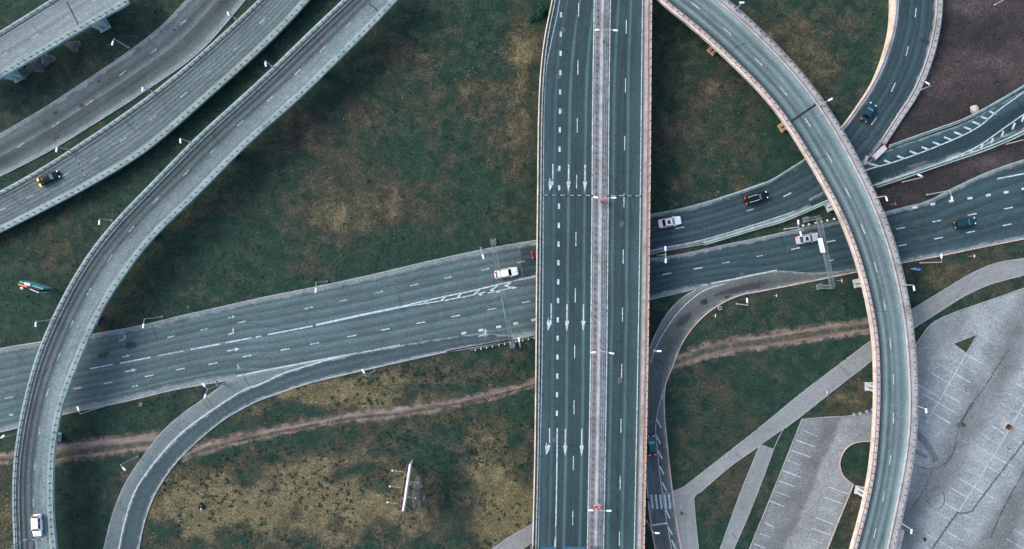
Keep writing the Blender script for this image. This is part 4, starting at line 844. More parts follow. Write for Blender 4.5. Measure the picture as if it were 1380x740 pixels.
# ------------------------------------------------------------------ street lamps
def lamp(label, base, top, heads, zb=0., h=None, warm=False, group='street lamps', taper=(.13, .075)):
    b = W(*base, zb)
    if h is None:
        r0 = np.hypot(base[0]-690, base[1]-370); u = np.array([base[0]-690, base[1]-370])/r0
        ln = float(np.dot(np.array(top)-np.array(base), u)); h = (H_CAM-zb)*ln/(r0+ln); h = min(max(h, 5.0), 11.5)
    zt = zb+h; t = thing('street_lamp', label, 'street lamp', tuple(b), 0, group); pm = M['pole_warm' if warm else 'pole']
    tp = Vector((0, 0, h)); mb = MB().tube((0, 0, 0), tp, taper[0], taper[1]); mb.tube((0, 0, 0), (0, 0, .5), .2, .2); mb.build('pole', pm, t)
    for hx, hy in heads:
        hd = W(hx, hy, zt+.15)-b; d = Vector((hd.x, hd.y, 0)); L_ = d.length
        if L_ < .3: d = Vector((.3, 0, 0)); L_ = .3
        d.normalize(); a = math.atan2(d.y, d.x)
        MB().tube(tp-Vector((0, 0, .05)), hd-d*.35, .06, .05).build('arm', pm, t)
        mh = MB().box((0, 0, 0), (.95, .38, .14), 0, taper=(.8, .7)); mh.box((.05, 0, -.09), (.6, .26, .06))
        o = mh.build('lamp_head', M['lamp'], t, bevel=.03); o.location = hd; o.rotation_euler = (0, 0, a)
    return t
lamp('twin arm median lamp nearest the top edge of the wide overpass', (812.3, 55), (816, 40.5), [(805, 40.2), (829.5, 40.8)], 7.62, 8, True, 'median lamps of the overpass')
lamp('twin arm median lamp by the overpass expansion joint', (809.2, 272), (815, 266), [(803, 266), (827.5, 266.5)], 7.62, 8, False, 'median lamps of the overpass')
lamp('twin arm median lamp below the overpass middle row of arrows', (807, 469), (811, 475.5), [(800, 475), (824.5, 476.2)], 7.62, 8, True, 'median lamps of the overpass')
lamp('twin arm median lamp beside the lower red and white board', (804.2, 674), (808, 688), [(796.5, 688), (821, 688.5)], 7.62, 8, False, 'median lamps of the overpass')
G1 = 'lamps beside the bridges and ramps'
lamp('single lamp on grass between the corner bridge and the lower road', (174, 64.5), (153.7, 52), [(151.5, 58)], 0, None, False, G1)
lamp('lamp on the raised road nearest the glowing car', (96, 203), (77, 198.5), [(76, 202)], 2.5, None, False, G1)
lamp('lamp midway along the upper side of the raised curved road', (206, 124), (194, 117.5), [(192, 120.5)], 2.5, None, False, G1)
lamp('lamp on the raised curved road closest to the top edge', (318, 26), (306, 15.5), [(307.5, 18.5)], 2.5, None, False, G1)
lamp('lamp on the loop ramp just above the main road crossing', (70, 431), (49, 434.5), [(48, 437.5)], 7.1, None, False, G1)
lamp('lamp on the loop ramp upslope of the teal hoarding', (151, 297), (134, 297), [(133.5, 300)], 7.1, None, False, G1)
lamp('lamp on the loop ramp beside the gap below the raised road', (256.5, 192), (243, 186.5), [(243, 190)], 7.1, None, False, G1)
lamp('lamp on the loop ramp closest to the top edge', (367, 90), (356.5, 83), [(358, 86.5)], 7.1, None, False, G1)
lamp('lamp beside the bottom left end of the loop ramp', (20, 736), (4, 745), [(0, 748)], 7.1, None, False, G1)
G2 = 'lamps along the main road'
lamp('lamp on the upper main road verge closest to the loop ramp', (219, 427), (194.5, 431), [(193, 439.5)], 0, None, False, G2)
lamp('lamp on the upper main road verge above the long centre line', (441, 379.5), (426, 383), [(425.5, 391.5)], 0, None, False, G2)
lamp('lamp on the upper main road verge beside the long gantry', (649.3, 335), (647, 333), [(651, 346)], 0, 9.5, False, G2)
lamp('lamp on the lower verge between loop ramp and slip road mouth', (140, 547.5), (108, 558), [(105, 551)], 0, None, False, G2)
lamp('lamp half hidden under the loop ramp at the left edge', (38, 579), (1, 591.5), [(3.5, 588.5)], 0, None, False, G2)
lamp('twin head lamp on the grass tip where the left slip road splits off', (301, 517), (275.5, 526), [(274.5, 519), (276.2, 534)], 0, 9.6, False, G2)
lamp('lamp on grass at the outer bend of the left slip road', (186, 615), (163.5, 628.5), [(167, 632)], 0, None, False, G2)
lamp('lamp on brown grass below the left slip road mouth', (505, 499.5), (493.5, 507), [(489.5, 500.5)], 0, None, False, G2)
lamp('lamp beside the foot of the long gantry on the lower verge', (700.5, 463), (701, 466.5), [(699.3, 458)], 0, 8.5, False, G2)
lamp('twin head lamp on the narrow strip east of the overpass', (886.5, 344.5), (897, 343), [(897, 335), (897.3, 351.5)], 0, 9.6, False, G2)
lamp('twin head lamp leaning over the silver car', (1057, 309), (1077, 307), [(1076, 299.5), (1079.3, 315)], 0, 9.2, False, G2)
lamp('lamp below the eastern main road near the small blue board', (1240, 354.3), (1269, 353.8), [(1269, 345)], 0, None, True, G2)
lamp('lamp on bare soil above the row of thick white dashes', (1249, 262.7), (1281, 259), [(1283, 268)], 0, None, False, G2)
lamp('lamp under the lower crash barrier of the merging road', (1216, 245.5), (1239.5, 241), [(1240, 236.5)], 0, 9.5, True, G2)
lamp('lamp on bare soil outside the bend of the branch road', (1236, 123.6), (1254.6, 115), [(1250, 112)], .2, None, False, G1)
lamp('lamp between merging road and main road at the right edge', (1356, 194.5), (1393, 186), [(1393, 178)], 0, 9.5, True, G2)
lamp('lamp on bare soil at the top right corner', (1340, 7), (1363, -6), [(1363, -12)], 0, None, False, G1)
G3 = 'lamps on the outer edge of the curved ramp'
lamp('lamp on the curved ramp closest to the top edge', (991, 14), (998, 6), [(1000, 3.5)], 7.6, None, False, G3)
lamp('lamp on the curved ramp beside its dark expansion joint', (1105, 142), (1117, 135.5), [(1119.5, 134)], 7.6, None, True, G3)
lamp('lamp on the curved ramp above the eastern main road', (1179, 267), (1193, 268), [(1195, 268)], 7.6, None, True, G3)
lamp('lamp on the curved ramp below the eastern main road', (1215.5, 384), (1230, 387.5), [(1232, 388.8)], 7.6, None, True, G3)
lamp('lamp on the curved ramp reaching over the large car park bays', (1232, 546), (1246.5, 552.5), [(1248.5, 553.8)], 7.6, None, False, G3)
lamp('lamp on the curved ramp beside the narrow side platform', (1213, 704), (1226, 715), [(1228.5, 716.5)], 7.6, None, False, G3)
lamp('lamp on the grass inside the eastern slip road bend', (992.5, 409.5), (1007.5, 412.5), [(1007, 405)], 0, None, False, G2)
lamp('lamp leaning over the eastern slip road beside the overpass', (873, 468), (884, 473), [(888.5, 473.3)], 0, 9.5, False, G2)
lamp('lamp at the crosswalk stop line of the eastern slip road', (871.6, 702), (880, 718), [(886, 718.6)], 0, 8.5, False, G2)

# ------------------------------------------------------------------ gantries
def truss(mb, p0, p1, wd, ht, n=12, r=.05):
    p0, p1 = Vector(p0), Vector(p1); d = (p1-p0).normalized(); s = Vector((-d.y, d.x, 0))*wd/2; u = Vector((0, 0, ht/2)); cs = (s+u, s-u, -s-u, -s+u)
    for c in cs: mb.tube(p0+c, p1+c, r, n=6)
    for i in range(n+1):
        a = p0+(p1-p0)*(i/n)
        for k in range(4): mb.tube(a+cs[k], a+cs[(k+1) % 4], r*.7, n=4)
        if i < n:
            b = p0+(p1-p0)*((i+1)/n)
            for k in range(4): mb.tube(a+cs[k], b+cs[(k+1) % 4], r*.7, n=4)
    return mb
def gantry(label, base0, top0, base1, top1, zt, panels, group='sign gantries'):
    b0 = W(*base0); a, b = W(*top0, zt)-b0, W(*top1, zt)-b0; e = W(*base1)-b0
    t = thing('sign_gantry', label, 'gantry', tuple(b0), 0, group)
    truss(MB(), a, b, .75, .8, 20).build('truss', M['steel'], t)
    for ft, tp in ((Vector((0, 0, 0)), a), (e, b)):
        mb = MB(); ft = Vector((tp.x, tp.y, 0)); d = (b-a).normalized(); rz = math.atan2(d.y, d.x)
        truss(mb, ft+Vector((0, 0, .3)), ft+Vector((0, 0, .31)), .1, .1, 1, .01)
        for sx in (-.3, .3):
            for sy in (-.3, .3):
                o = Vector((math.cos(rz)*sx-math.sin(rz)*sy, math.sin(rz)*sx+math.cos(rz)*sy, 0)); mb.tube(ft+o, ft+o+Vector((0, 0, zt-.2)), .06, n=6)
        for k in range(8):
            z0 = zt*k/8; sg = 1 if k % 2 else -1
            for q in (-.3, .3):
                p = lambda sx, sy, z: ft+Vector((math.cos(rz)*sx-math.sin(rz)*sy, math.sin(rz)*sx+math.cos(rz)*sy, z))
                mb.tube(p(q, -.3*sg, z0), p(q, .3*sg, z0+zt/8), .035, n=4); mb.tube(p(-.3*sg, q, z0), p(.3*sg, q, z0+zt/8), .035, n=4)
        mb.box((ft.x, ft.y, .15), (1.2, 1.2, .4), rz); mb.build('column', M['steel'], t)
    for px0, px1, zc, ht, mat in panels:
        p, q = W(*px0, zc)-b0, W(*px1, zc)-b0; c = (p+q)/2; d = q-p; a_ = math.atan2(d.y, d.x)
        MB().box((c.x, c.y, zc), (d.length, .12, ht), a_).build('sign_panel', M[mat], t, bevel=.02)
    return t
gantry('lattice gantry carrying a white sign panel beside the curved ramp', (1085, 298), (1103, 293), (1103, 384), (1122, 387), 7.8, [((1104.6, 321), (1109.2, 340.5), 7.4, 2.6, 'white')])
gantry('long slender lattice gantry beside the white estate car', (664.5, 326), (664, 324), (687, 465), (690.5, 468), 7.4, [((676.5, 401.5), (681.8, 429), 7.6, 2.2, 'teal')])
g = thing('sign_gantry', 'overhead frame with two blue sign boards at the overpass bottom edge', 'gantry', tuple(W(716, 742, 7.5)), 0, 'sign gantries')
b0 = W(716, 742, 7.5)
for x0, x1 in ((728.6, 748.6), (759.5, 788.5)):
    p, q = W(x0, 737.6, 10.4)-b0, W(x1, 737.6, 10.4)-b0; s_ = MB().box(((p.x+q.x)/2, p.y, 4.5), (q.x-p.x, .14, 3.2)).build('sign_board', M['blue'], g)
    MB().box(((p.x+q.x)/2, p.y, 6.15), (q.x-p.x+.1, .2, .09)).build('board_trim', M['white'], s_)
p, q = W(716, 737.6, 10.4)-b0, W(802, 737.6, 10.4)-b0
truss(MB(), (p.x, p.y-.7, 4.6), (q.x, p.y-.7, 4.6), .6, .8, 14).build('truss', M['steel'], g)
for x in (p.x, q.x): MB().box((x, p.y-.7, 2.4), (.35, .35, 4.8)).build('column', M['steel'], g)

# ------------------------------------------------------------------ signs and small furniture
def sign(label, base, z, h, shape, mats, face_px, size=.7, group='road signs', cat='road sign'):
    b = W(*base, z); t = thing('road_sign', label, cat, tuple(b), 0, group)
    MB().tube((0, 0, 0), (0, 0, h), .05).build('post', M['pole'], t)
    d = Vector((face_px[0], -face_px[1], 0)).normalized(); a = math.atan2(d.y, d.x)+PI/2
    mb = MB()
    if shape == 'disc':
        mb.tube((0, -.05, 0), (0, -.09, 0), size/2, n=20); o = mb.build('sign_face', M[mats[0]], t)
        if len(mats) > 1: MB().tube((0, -.088, 0), (0, -.105, 0), size*.36, n=20).build('sign_centre', M[mats[1]], o)
    elif shape == 'triangle':
        p = [(size*.6*math.cos(PI/2+k*2*PI/3), size*.6*math.sin(PI/2+k*2*PI/3)) for k in range(3)]
        mb.add([(x, -.05, y) for x, y in p]+[(x, -.09, y) for x, y in p], [(0, 1, 2), (5, 4, 3), (0, 3, 4, 1), (1, 4, 5, 2), (2, 5, 3, 0)]); o = mb.build('sign_face', M[mats[0]], t)
        if len(mats) > 1:
            p = [(x*.6, y*.6) for x, y in p]; MB().add([(x, -.088, y) for x, y in p]+[(x, -.105, y) for x, y in p], [(0, 1, 2), (5, 4, 3), (0, 3, 4, 1), (1, 4, 5, 2), (2, 5, 3, 0)]).build('sign_centre', M[mats[1]], o)
    else:
        mb.box((0, -.07, 0), (size*1.3, .04, size)); o = mb.build('sign_face', M[mats[0]], t)
        if len(mats) > 1: MB().box((0, -.1, 0), (size*1.1, .02, size*.8)).build('sign_centre', M[mats[1]], o)
    o.location = (0, 0, h-size*.3); o.rotation_euler = (0, 0, a)
    return t
sign('orange triangular sign on the verge below the dark teal car', (1304, 345.5), 0, 3.2, 'triangle', ['orange', 'white'], (-1, .1), 1.0)
sign('orange triangular sign beside the gantry with the white panel', (1128, 378), 0, 3.2, 'triangle', ['orange', 'white'], (-1, .1), 1.0)
sign('small red sign on the verge left of the gantry foot', (1043, 398), 0, 2.4, 'disc', ['red', 'white'], (-1, -.1), .7)
sign('round red and blue sign on bare soil beside the curved ramp', (1200, 276), 0, 2.8, 'disc', ['red', 'blue'], (-1, .1), .9)
sign('small pink red sign on the upper verge of the western main road', (257, 413.5), 0, 2.0, 'disc', ['red', 'white'], (1, .1), .7)
sign('small teal sign on the brown grass below the left slip road', (345, 554), 0, 2.2, 'board', ['teal'], (1, -.4), .6)
sign('grey sign at the pale slip road tip under a twin head lamp', (297, 515), 0, 2.6, 'board', ['white', 'steel'], (1, -.25), 1.0)
sign('thin pale marker sign on the grass inside the eastern slip road bend', (961, 425), 0, 2.6, 'board', ['white'], (-1, -.2), .5)
sign('tiny pale sign near the left edge above the main road', (6, 457), 0, 2.2, 'board', ['white', 'steel'], (1, -.2), .8)
# advertising board near the eastern main road
t = thing('information_board', 'small two legged blue board on the verge beside the curved ramp', 'board', tuple(W(1231, 363, 0)))
for s in (-.55, .55): MB().box((s, 0, .9), (.1, .14, 1.8)).build('leg', M['white'], t)
MB().box((0, 0, 1.35), (1.0, .5, .9)).build('board', M['blue'], t); t.rotation_euler = (0, 0, math.radians(-10))
# hazard boards on the median
def hazard(label, px, py):
    t = thing('hazard_board', label, 'hazard board', tuple(W(px, py, 7.72)), 0, 'red and white boards on the median')
    bd = MB().box((0, .0, 1.0), (1.5, .08, .9)).build('board', M['white'], t)
    for k in range(3):
        x = -.5+.5*k; s = MB().add([(x-.22, .045, .6), (x+.0, .045, .6), (x+.22, .045, 1.0), (x+.0, .045, 1.4), (x-.22, .045, 1.4), (x, .045, 1.0)], [(5, 4, 3, 2, 1, 0)]).build('stripe', M['red'], bd)
    for s in (-.5, .5): MB().box((s, 0, .3), (.08, .08, .6)).build('leg', M['white'], t)
    MB().box((0, -.12, 1.5), (1.3, .5, .05)).build('top_plate', M['red'], t)
    return t
hazard('red and white chevron board by the overpass expansion joint', 811.5, 270.5); hazard('red and white chevron board near the overpass bottom', 804.3, 680)
# crash cushion at the gore
P0, P1 = W(1176, 213.5, 0), W(1191, 199, 0); c = (P0+P1)/2; d = P1-P0; t = thing('crash_cushion', 'long pale crash cushion with red ends in the gore of two merging roads', 'crash cushion', tuple(c), math.atan2(d.y, d.x))
MB().box((0, 0, .55), (d.length, 1.05, .95)).build('body', M['white_ledge'], t, bevel=.05); MB().box((-d.length/2-.12, 0, .5), (.22, 1.2, .9)).build('nose', M['rail_warm'], t, bevel=.04); MB().box((d.length/2+.15, .3, .55), (.2, .4, .9)).build('tail_plate', M['red'], t)
for s in (-.62, .62): MB().box((0, s, .35), (d.length+.4, .08, .3)).build('side_rail', M['steel_dark'], t)
o = MB().box((0, 0, .3), (2.0, .6, .55), 0, taper=(.9, .6)).build('concrete_block', M['concrete_warm'], bevel=.05); o.location = W(1166.5, 216.5, 0); o.rotation_euler = (0, 0, math.radians(75)); tag(o, 'pale concrete block at the nose of the gore below the branch road', 'block')
# manhole ring, planter, rubbish, boulder
t = thing('manhole', 'round pale manhole ring on the grass by the eastern slip road', 'manhole', tuple(W(970, 415.3, 0)))
MB().tube((0, 0, -.05), (0, 0, .18), .42, n=20).build('ring', M['kerb_warm'], t); MB().tube((0, 0, .18), (0, 0, .21), .3, n=20).build('cover', M['rubble'], t)
t = thing('manhole', 'round orange brown manhole ring on grass beside the loop ramp', 'manhole', tuple(W(190, 545, 0)))
MB().tube((0, 0, -.05), (0, 0, .2), .38, n=20).build('ring', M['rust'], t); MB().tube((0, 0, .2), (0, 0, .23), .27, n=20).build('cover', M['rubble'], t)
t = thing('planter', 'square planter with dark plants and one red flower in the large car park', 'planter', tuple(W(1358, 575, 0)), math.radians(-30))
mb = MB()
for x, y, a, b in ((-.62, 0, .14, 1.38), (.62, 0, .14, 1.38), (0, -.62, 1.1, .14), (0, .62, 1.1, .14)): mb.box((x, y, .2), (a, b, .45))
mb.build('frame', M['kerb_warm'], t); MB().box((0, 0, .15), (1.08, 1.08, .3)).build('soil', M['island'], t)
mb = MB(); r = random.Random(3)
for k in range(260):
    c_ = Vector((r.uniform(-.5, .5), r.uniform(-.5, .5), .32+r.random()*.3)); a = r.uniform(0, 6.28); e = Vector((math.cos(a), math.sin(a), r.uniform(-.2, .5)))*.11; f = Vector((-e.y, e.x, 0))*.6; mb.add([c_-e, c_+f, c_+e, c_-f], [(0, 1, 2, 3)])
M['plant'] = solid('plant_leaf', (.022, .05, .03), .6); mb.build('plants', M['plant'], t)
mb = MB()
for k in range(5): a = k*1.256; mb.box((.2+.13*math.cos(a), -.12+.13*math.sin(a), .72), (.2, .16, .06), a)
mb.build('flower', M['red'], t)
def lump(name, px, py, rx, ry, rz_, mat, label, cat, z=0., seed=1, parent=None, loc=None):
    bm = bmesh.new(); bmesh.ops.create_icosphere(bm, subdivisions=3, radius=1)
    for v in bm.verts:
        k = 1+.35*mnoise.noise(v.co*1.3+Vector((seed*7.1, 0, 0)))+.12*mnoise.noise(v.co*4+Vector((seed, 3, 0))); v.co = Vector((v.co.x*rx*k, v.co.y*ry*k, max(v.co.z*rz_*k, -.15)))
    me = bpy.data.meshes.new(name); bm.to_mesh(me); bm.free(); o = link(name, me, M[mat], parent); o.location = loc if loc is not None else W(px, py, z)
    if label: tag(o, label, cat)
    return o
lump('boulder', 1313, 147.5, .85, 1.0, .8, 'rock', 'pale brown boulder on bare soil above the merging road', 'boulder', seed=2)
blob(1309, 143, 6, 5, -20, 'patch_dark', .015, name='hollow_shade')  # flat dark patch: the hole's shade put into colour, no dip modelled
t = thing('rubbish_heap', 'small black rubbish heap with a white scrap on the dry field', 'rubbish', tuple(W(271.5, 683, 0)))
lump('bag', 0, 0, .55, .7, .6, 'black', None, None, seed=4, parent=t, loc=(-.05, .25, .1)); lump('bag', 0, 0, .45, .4, .5, 'black', None, None, seed=9, parent=t, loc=(.4, 0, .08)); lump('scrap', 0, 0, .13, .28, .1, 'white', None, None, seed=5, parent=t, loc=(.1, -.35, .5))
t = thing('rubbish_heap', 'dark and yellow litter on a bay of the large car park', 'rubbish', tuple(W(1245, 729, 0)))
lump('bag', 0, 0, .3, .35, .3, 'black', None, None, seed=14, parent=t, loc=(.15, .35, .05)); M['yellow'] = solid('yellow_plastic', (.55, .36, .05), .5); lump('scrap', 0, 0, .32, .14, .15, 'yellow', None, None, seed=15, parent=t, loc=(-.2, -.5, .05)); lump('scrap', 0, 0, .12, .28, .12, 'yellow', None, None, seed=16, parent=t, loc=(0, -.3, .05))
for k, (x, y, s, lb) in enumerate(((1312, 588, .5, 0),)): pass
for k, (x, y) in enumerate(((905, 280), (911, 275), (965, 263), (968, 259))):
    lump('stone', x, y, random.uniform(.25, .5), random.uniform(.2, .4), .25, 'rubble', ['reddish stone by the field verge close to the overpass', 'pale broken stone on the field above the white saloon', 'larger pale stone where the field crash barrier begins', 'small stone on grass behind the field crash barrier'][k], 'stone', seed=20+k)

# billboards
def bar3(mb, p0, p1, r=.05): return mb.tube(p0, p1, r, n=6)
p0, p1 = W(551.5, 626, 10.5), W(542, 689, 10.5); c = (p0+p1)/2; d = p1-p0; Lb = d.length
t = thing('billboard', 'tall two sided billboard with white face and floodlight arms on dry grass', 'billboard', (c.x, c.y, 0), math.atan2(d.y, d.x))
def shear(v): return v
MB().box((0, .1, 8.0), (Lb, .12, 4.6)).build('front_panel', M['white'], t)
MB().box((0, -.62, 8.0), (Lb*.86, .12, 4.4)).build('back_panel', M['brick'], t)
mb = MB()
for k in range(9):
    x = -Lb*.43+Lb*.86*k/8; bar3(mb, (x, .02, 10.3), (x, -.56, 10.3)); bar3(mb, (x, .02, 5.8), (x, -.56, 5.8))
    if k < 8: bar3(mb, (x, .02, 10.3), (x+Lb*.86/8, -.56, 10.3), .04)
mb.build('frame', M['brick'], t); MB().box((0, .1, 10.34), (Lb, .34, .06)).build('top_cap', M['white'], t)
for x in (-Lb*.25, Lb*.25): MB().tube((x, -.42, 0), (x, -.42, 10.1), .28, .28, n=12).build('leg', M['steel'], t)
for k, x in enumerate((-Lb*.32, Lb*.02, Lb*.36)):
    for sgn, L_ in ((-1, 2.1), (1, 1.6)):
        if sgn > 0 and k == 0: continue
        y0 = -1.0 if sgn < 0 else .16; a = bar3(MB(), (x, y0, 10.2 if sgn < 0 else 4.3), (x, y0+sgn*L_, 10.5 if sgn < 0 else 4.2), .05).build('lamp_arm', M['pole'], t)
        MB().box((x, y0+sgn*L_, 10.5 if sgn < 0 else 4.25), (.3, .26, .2)).build('floodlight', M['lamp'], a)
t2 = c; mb = MB()
r = random.Random(5)
for k, (x, y) in enumerate(((560, 642), (566, 655), (572, 664), (568, 676), (560, 678), (575, 678), (558, 655))):
    pass
o = lump('foundation_rubble', 562, 662, .9, 3.3, .2, 'rubble', None, None, seed=31); tag(o, 'rough rubble mound at the foot of the tall two sided billboard', 'rubble'); o.rotation_euler = (0, 0, math.radians(-8))
for k, (x, y) in enumerate(((568, 655), (572, 671), (566, 679))): lump('rubble_piece', x, y, .4, .55, .22, 'rubble', ['broken pale slab lying right of the billboard upper half', 'broken slab lying farthest right of the billboard', 'broken slab lying right of the billboard lower end'][k], 'rubble', seed=40+k)
# teal hoarding, left field
c = W(42, 385, 0); t = thing('hoarding', 'angled teal framed hoarding with an orange end on the left grass', 'billboard', (c.x, c.y, 0))
def panel(a, b, z0, z1, mat, nm, th=.12):
    p, q = W(*a, z1)-c, W(*b, z1)-c; d = q-p; m_ = (p+q)/2
    return MB().box((m_.x, m_.y, (z0+z1)/2), (Vector((d.x, d.y)).length, th, z1-z0), math.atan2(d.y, d.x)).build(nm, M[mat], t)
panel((26, 379.5), (58, 389.5), 2.6, 6.2, 'teal', 'upper_panel', .28); panel((30, 383), (55, 390.5), 2.6, 6.0, 'black', 'back_panel', .5); panel((40, 389.5), (52, 394.5), 2.4, 5.6, 'white', 'lower_panel', .14); panel((24.5, 383), (36, 386.5), 3.0, 6.15, 'orange', 'end_panel', .34); panel((33, 382), (40, 384), 5.9, 6.5, 'white', 'top_sign', .5)  # black slab stands in for the dark gap between the panels
for x, y in ((34, 383.5), (50, 389)): p = W(x, y, 4)-c; MB().box((p.x, p.y, 1.6), (.22, .22, 3.2)).build('leg', M['steel'], t)
lump('floodlight', 0, 0, .3, .25, .2, 'lamp', None, None, seed=3, parent=t, loc=tuple(W(29.5, 388.5, 5.5)-c))

# ------------------------------------------------------------------ vehicles
PAINT = {}
def car(label, name, cat, a, b, z, col, style='sedan', width=1.78, brake=False, roofcol=None, glass='glass', screen='glass_teal', extras=(), metal=.0):
    """a = tail pixel, b = nose pixel"""
    p, q = W(*a, z+.8), W(*b, z+.8); d = q-p; L = Vector((d.x, d.y)).length; c = (p+q)/2
    t = thing(name, label, cat, (c.x, c.y, z), math.atan2(d.y, d.x), 'cars on the roads')
    pm = paintc('paint_'+name, col, .3, metal); k = L/4.6; hw = width/2
    # lower body: stations (x, half width, deck height)
    belt = {'sedan': .92, 'suv': 1.08, 'estate': .98, 'hatch': .95, 'pickup': 1.0}[style]; hood = {'sedan': .86, 'suv': 1.02, 'estate': .92, 'hatch': .9, 'pickup': .96}[style]
    st = [(-2.3, .80, .78), (-2.22, .92, belt-.06), (-1.7, .98, belt), (-.8, 1.0, belt), (.6, 1.0, belt), (.95, 1.0, belt-.02), (1.3, .99, hood), (1.9, .95, hood-.07), (2.18, .86, hood-.16), (2.3, .66, hood-.26)]
    mb = MB(); rings = []
    for x, f, h in st:
        w_ = hw*f; ring = [(x*k, -w_*.94, .24), (x*k, -w_, .42), (x*k, -w_, h*.72), (x*k, -w_*.93, h-.04), (x*k, -w_*.8, h), (x*k, 0, h+.035), (x*k, w_*.8, h), (x*k, w_*.93, h-.04), (x*k, w_, h*.72), (x*k, w_, .42), (x*k, w_*.94, .24)]; rings.append(ring)
    vs = [v for r_ in rings for v in r_]; m_ = len(rings[0]); fs = [(i*m_+j, (i+1)*m_+j, (i+1)*m_+j+1, i*m_+j+1) for i in range(len(rings)-1) for j in range(m_-1)]
    fs += [(i*m_+m_-1, (i+1)*m_+m_-1, (i+1)*m_, i*m_) for i in range(len(rings)-1)]; fs += [tuple(range(m_)), tuple((len(rings)-1)*m_+j for j in range(m_-1, -1, -1))]
    mb.add(vs, fs)
    # greenhouse: bottom and top rectangles
    G = {'sedan': (-1.62, 1.0, -1.0, .32, 1.42), 'suv': (-2.1, 1.05, -1.85, .45, 1.72), 'estate': (-2.12, 1.0, -1.9, .38, 1.5), 'hatch': (-1.95, 1.0, -1.5, .35, 1.47), 'pickup': (-.75, 1.0, -.62, .4, 1.7)}[style]
    xb0, xb1, xt0, xt1, zr = G; wb, wt = hw*.9, hw*.74; zb = belt-.03
    bot = [(xb0*k, -wb, zb), (xb1*k, -wb*.95, zb), (xb1*k, wb*.95, zb), (xb0*k, wb, zb)]; top = [(xt0*k, -wt, zr-.02), (xt1*k, -wt*.96, zr-.03), (xt1*k, wt*.96, zr-.03), (xt0*k, wt, zr-.02)]
    mb.add(bot+top, [(0, 1, 5, 4), (1, 2, 6, 5), (2, 3, 7, 6), (3, 0, 4, 7)])
    rx = np.linspace(xt0*k, xt1*k, 5); rv = []; 
    for x in rx:
        for y, zz in ((-1, -.025), (-.6, .03), (0, .045), (.6, .03), (1, -.025)): rv.append((x, y*wt*(1 if x < 0 else .98), zr+zz))
    if not roofcol: mb.add(rv, [(i*5+j, (i+1)*5+j, (i+1)*5+j+1, i*5+j+1) for i in range(4) for j in range(4)])
    if style == 'pickup': mb.add([(-2.2*k, -hw*.8, belt+.012), (-.8*k, -hw*.8, belt+.012), (-.8*k, hw*.8, belt+.012), (-2.2*k, hw*.8, belt+.012)], [(0, 1, 2, 3)])
    body = mb.build('body', pm, t, smooth=False, bevel=.05)
    if roofcol:
        MB().add(rv, [(i*5+j, (i+1)*5+j, (i+1)*5+j+1, i*5+j+1) for i in range(4) for j in range(4)]).build('roof', paintc('roof_'+name, roofcol), t)
    def pane(nm, i0, i1, mat, m0=.06, m1=.94, lo=.1, hi=.92):
        A, Bq, C_, D_ = (Vector(bot[i0]), Vector(bot[i1]), Vector(top[i1]), Vector(top[i0]))
        f = lambda u, v: (A*(1-u)+Bq*u)*(1-v)+(D_*(1-u)+C_*u)*v
        n_ = (Bq-A).cross(D_-A).normalized(); o_ = n_*.02; q_ = [f(m0, lo), f(m1, lo), f(m1, hi), f(m0, hi)]
        return MB().add([x+o_ for x in q_]+[x-o_*.2 for x in q_], [(0, 1, 2, 3), (0, 4, 5, 1), (1, 5, 6, 2), (2, 6, 7, 3), (3, 7, 4, 0)]).build(nm, M[mat], t)
    pane('windshield', 1, 2, screen); pane('rear_window', 3, 0, glass)
    for i0, i1 in ((0, 1), (2, 3)): pane('side_window', i0, i1, 'glass', .08, .48); pane('side_window', i0, i1, 'glass', .52, .9)
    for x, s in ((1.42, -1), (1.42, 1), (-1.4, -1), (-1.4, 1)):
        w_ = thing('wheel', None, None, (x*k, s*(hw-.1), .31)); w_.parent = t
        MB().tube((0, -.1, 0), (0, .1, 0), .315, n=20).build('tyre', M['tyre'], w_); MB().tube((0, .1*s, 0), (0, .112*s, 0), .2, n=14).build('rim', M['rim'], w_)
    for s in (-1, 1):
        MB().box((2.12*k, s*hw*.68, hood-.16), (.24, .34, .14)).build('headlight', M['head'], t, bevel=.03)
        MB().box((-2.24*k, s*hw*.66, belt-.06), (.26 if brake else .16, .5 if brake else .36, .22)).build('taillight', M['brake' if brake else 'tail'], t, bevel=.03)
        MB().box((.78*k, s*(hw+.08), belt+.02), (.14, .2, .13)).build('mirror', pm, t, bevel=.03)
    MB().box((2.3*k, 0, .42), (.1, hw*1.3, .18)).build('bumper', M['black'], t); MB().box((-2.32*k, 0, .45), (.1, hw*1.5, .2)).build('bumper', pm, t)
    if 'sunroof' in extras: MB().box((-.3*k, 0, zr+.045), (.62, wt*1.2, .02)).build('sunroof', M['glass'], t)
    if 'rails' in extras:
        for s in (-1, 1): MB().box(((xt0+xt1)/2*k, s*wt*.86, zr+.07), ((xt1-xt0)*k*.9, .06, .06)).build('roof_rail', M['lamp'], t)
    if 'seam' in extras:
        for x in (-1.3, -.55): MB().box((x*k, 0, zr+.045), (.04, wt*1.8, .02)).build('roof_rib', M['steel'], t)
    if 'box' in extras: MB().box((-1.2*k, 0, zr+.3), (1.9, 1.3, .5)).build('load_box', M['white'], t, bevel=.08)
    return t
car('black saloon with glowing orange brake lights on the raised curved road', 'parked_car' if 0 else 'saloon_car', 'car', (52.5, 246), (79, 233.8), 2.43, (.010, .014, .017), 'sedan', brake=True)
car('white estate car on the main road just west of the overpass', 'estate_car', 'car', (667, 370.8), (698, 365), .06, (.80, .80, .76), 'estate', 1.85, screen='glass')
car('red hatchback half hidden under the left side of the overpass', 'hatchback', 'car', (716.5, 344), (744, 337), .06, (.14, .02, .025), 'hatch', screen='glass')
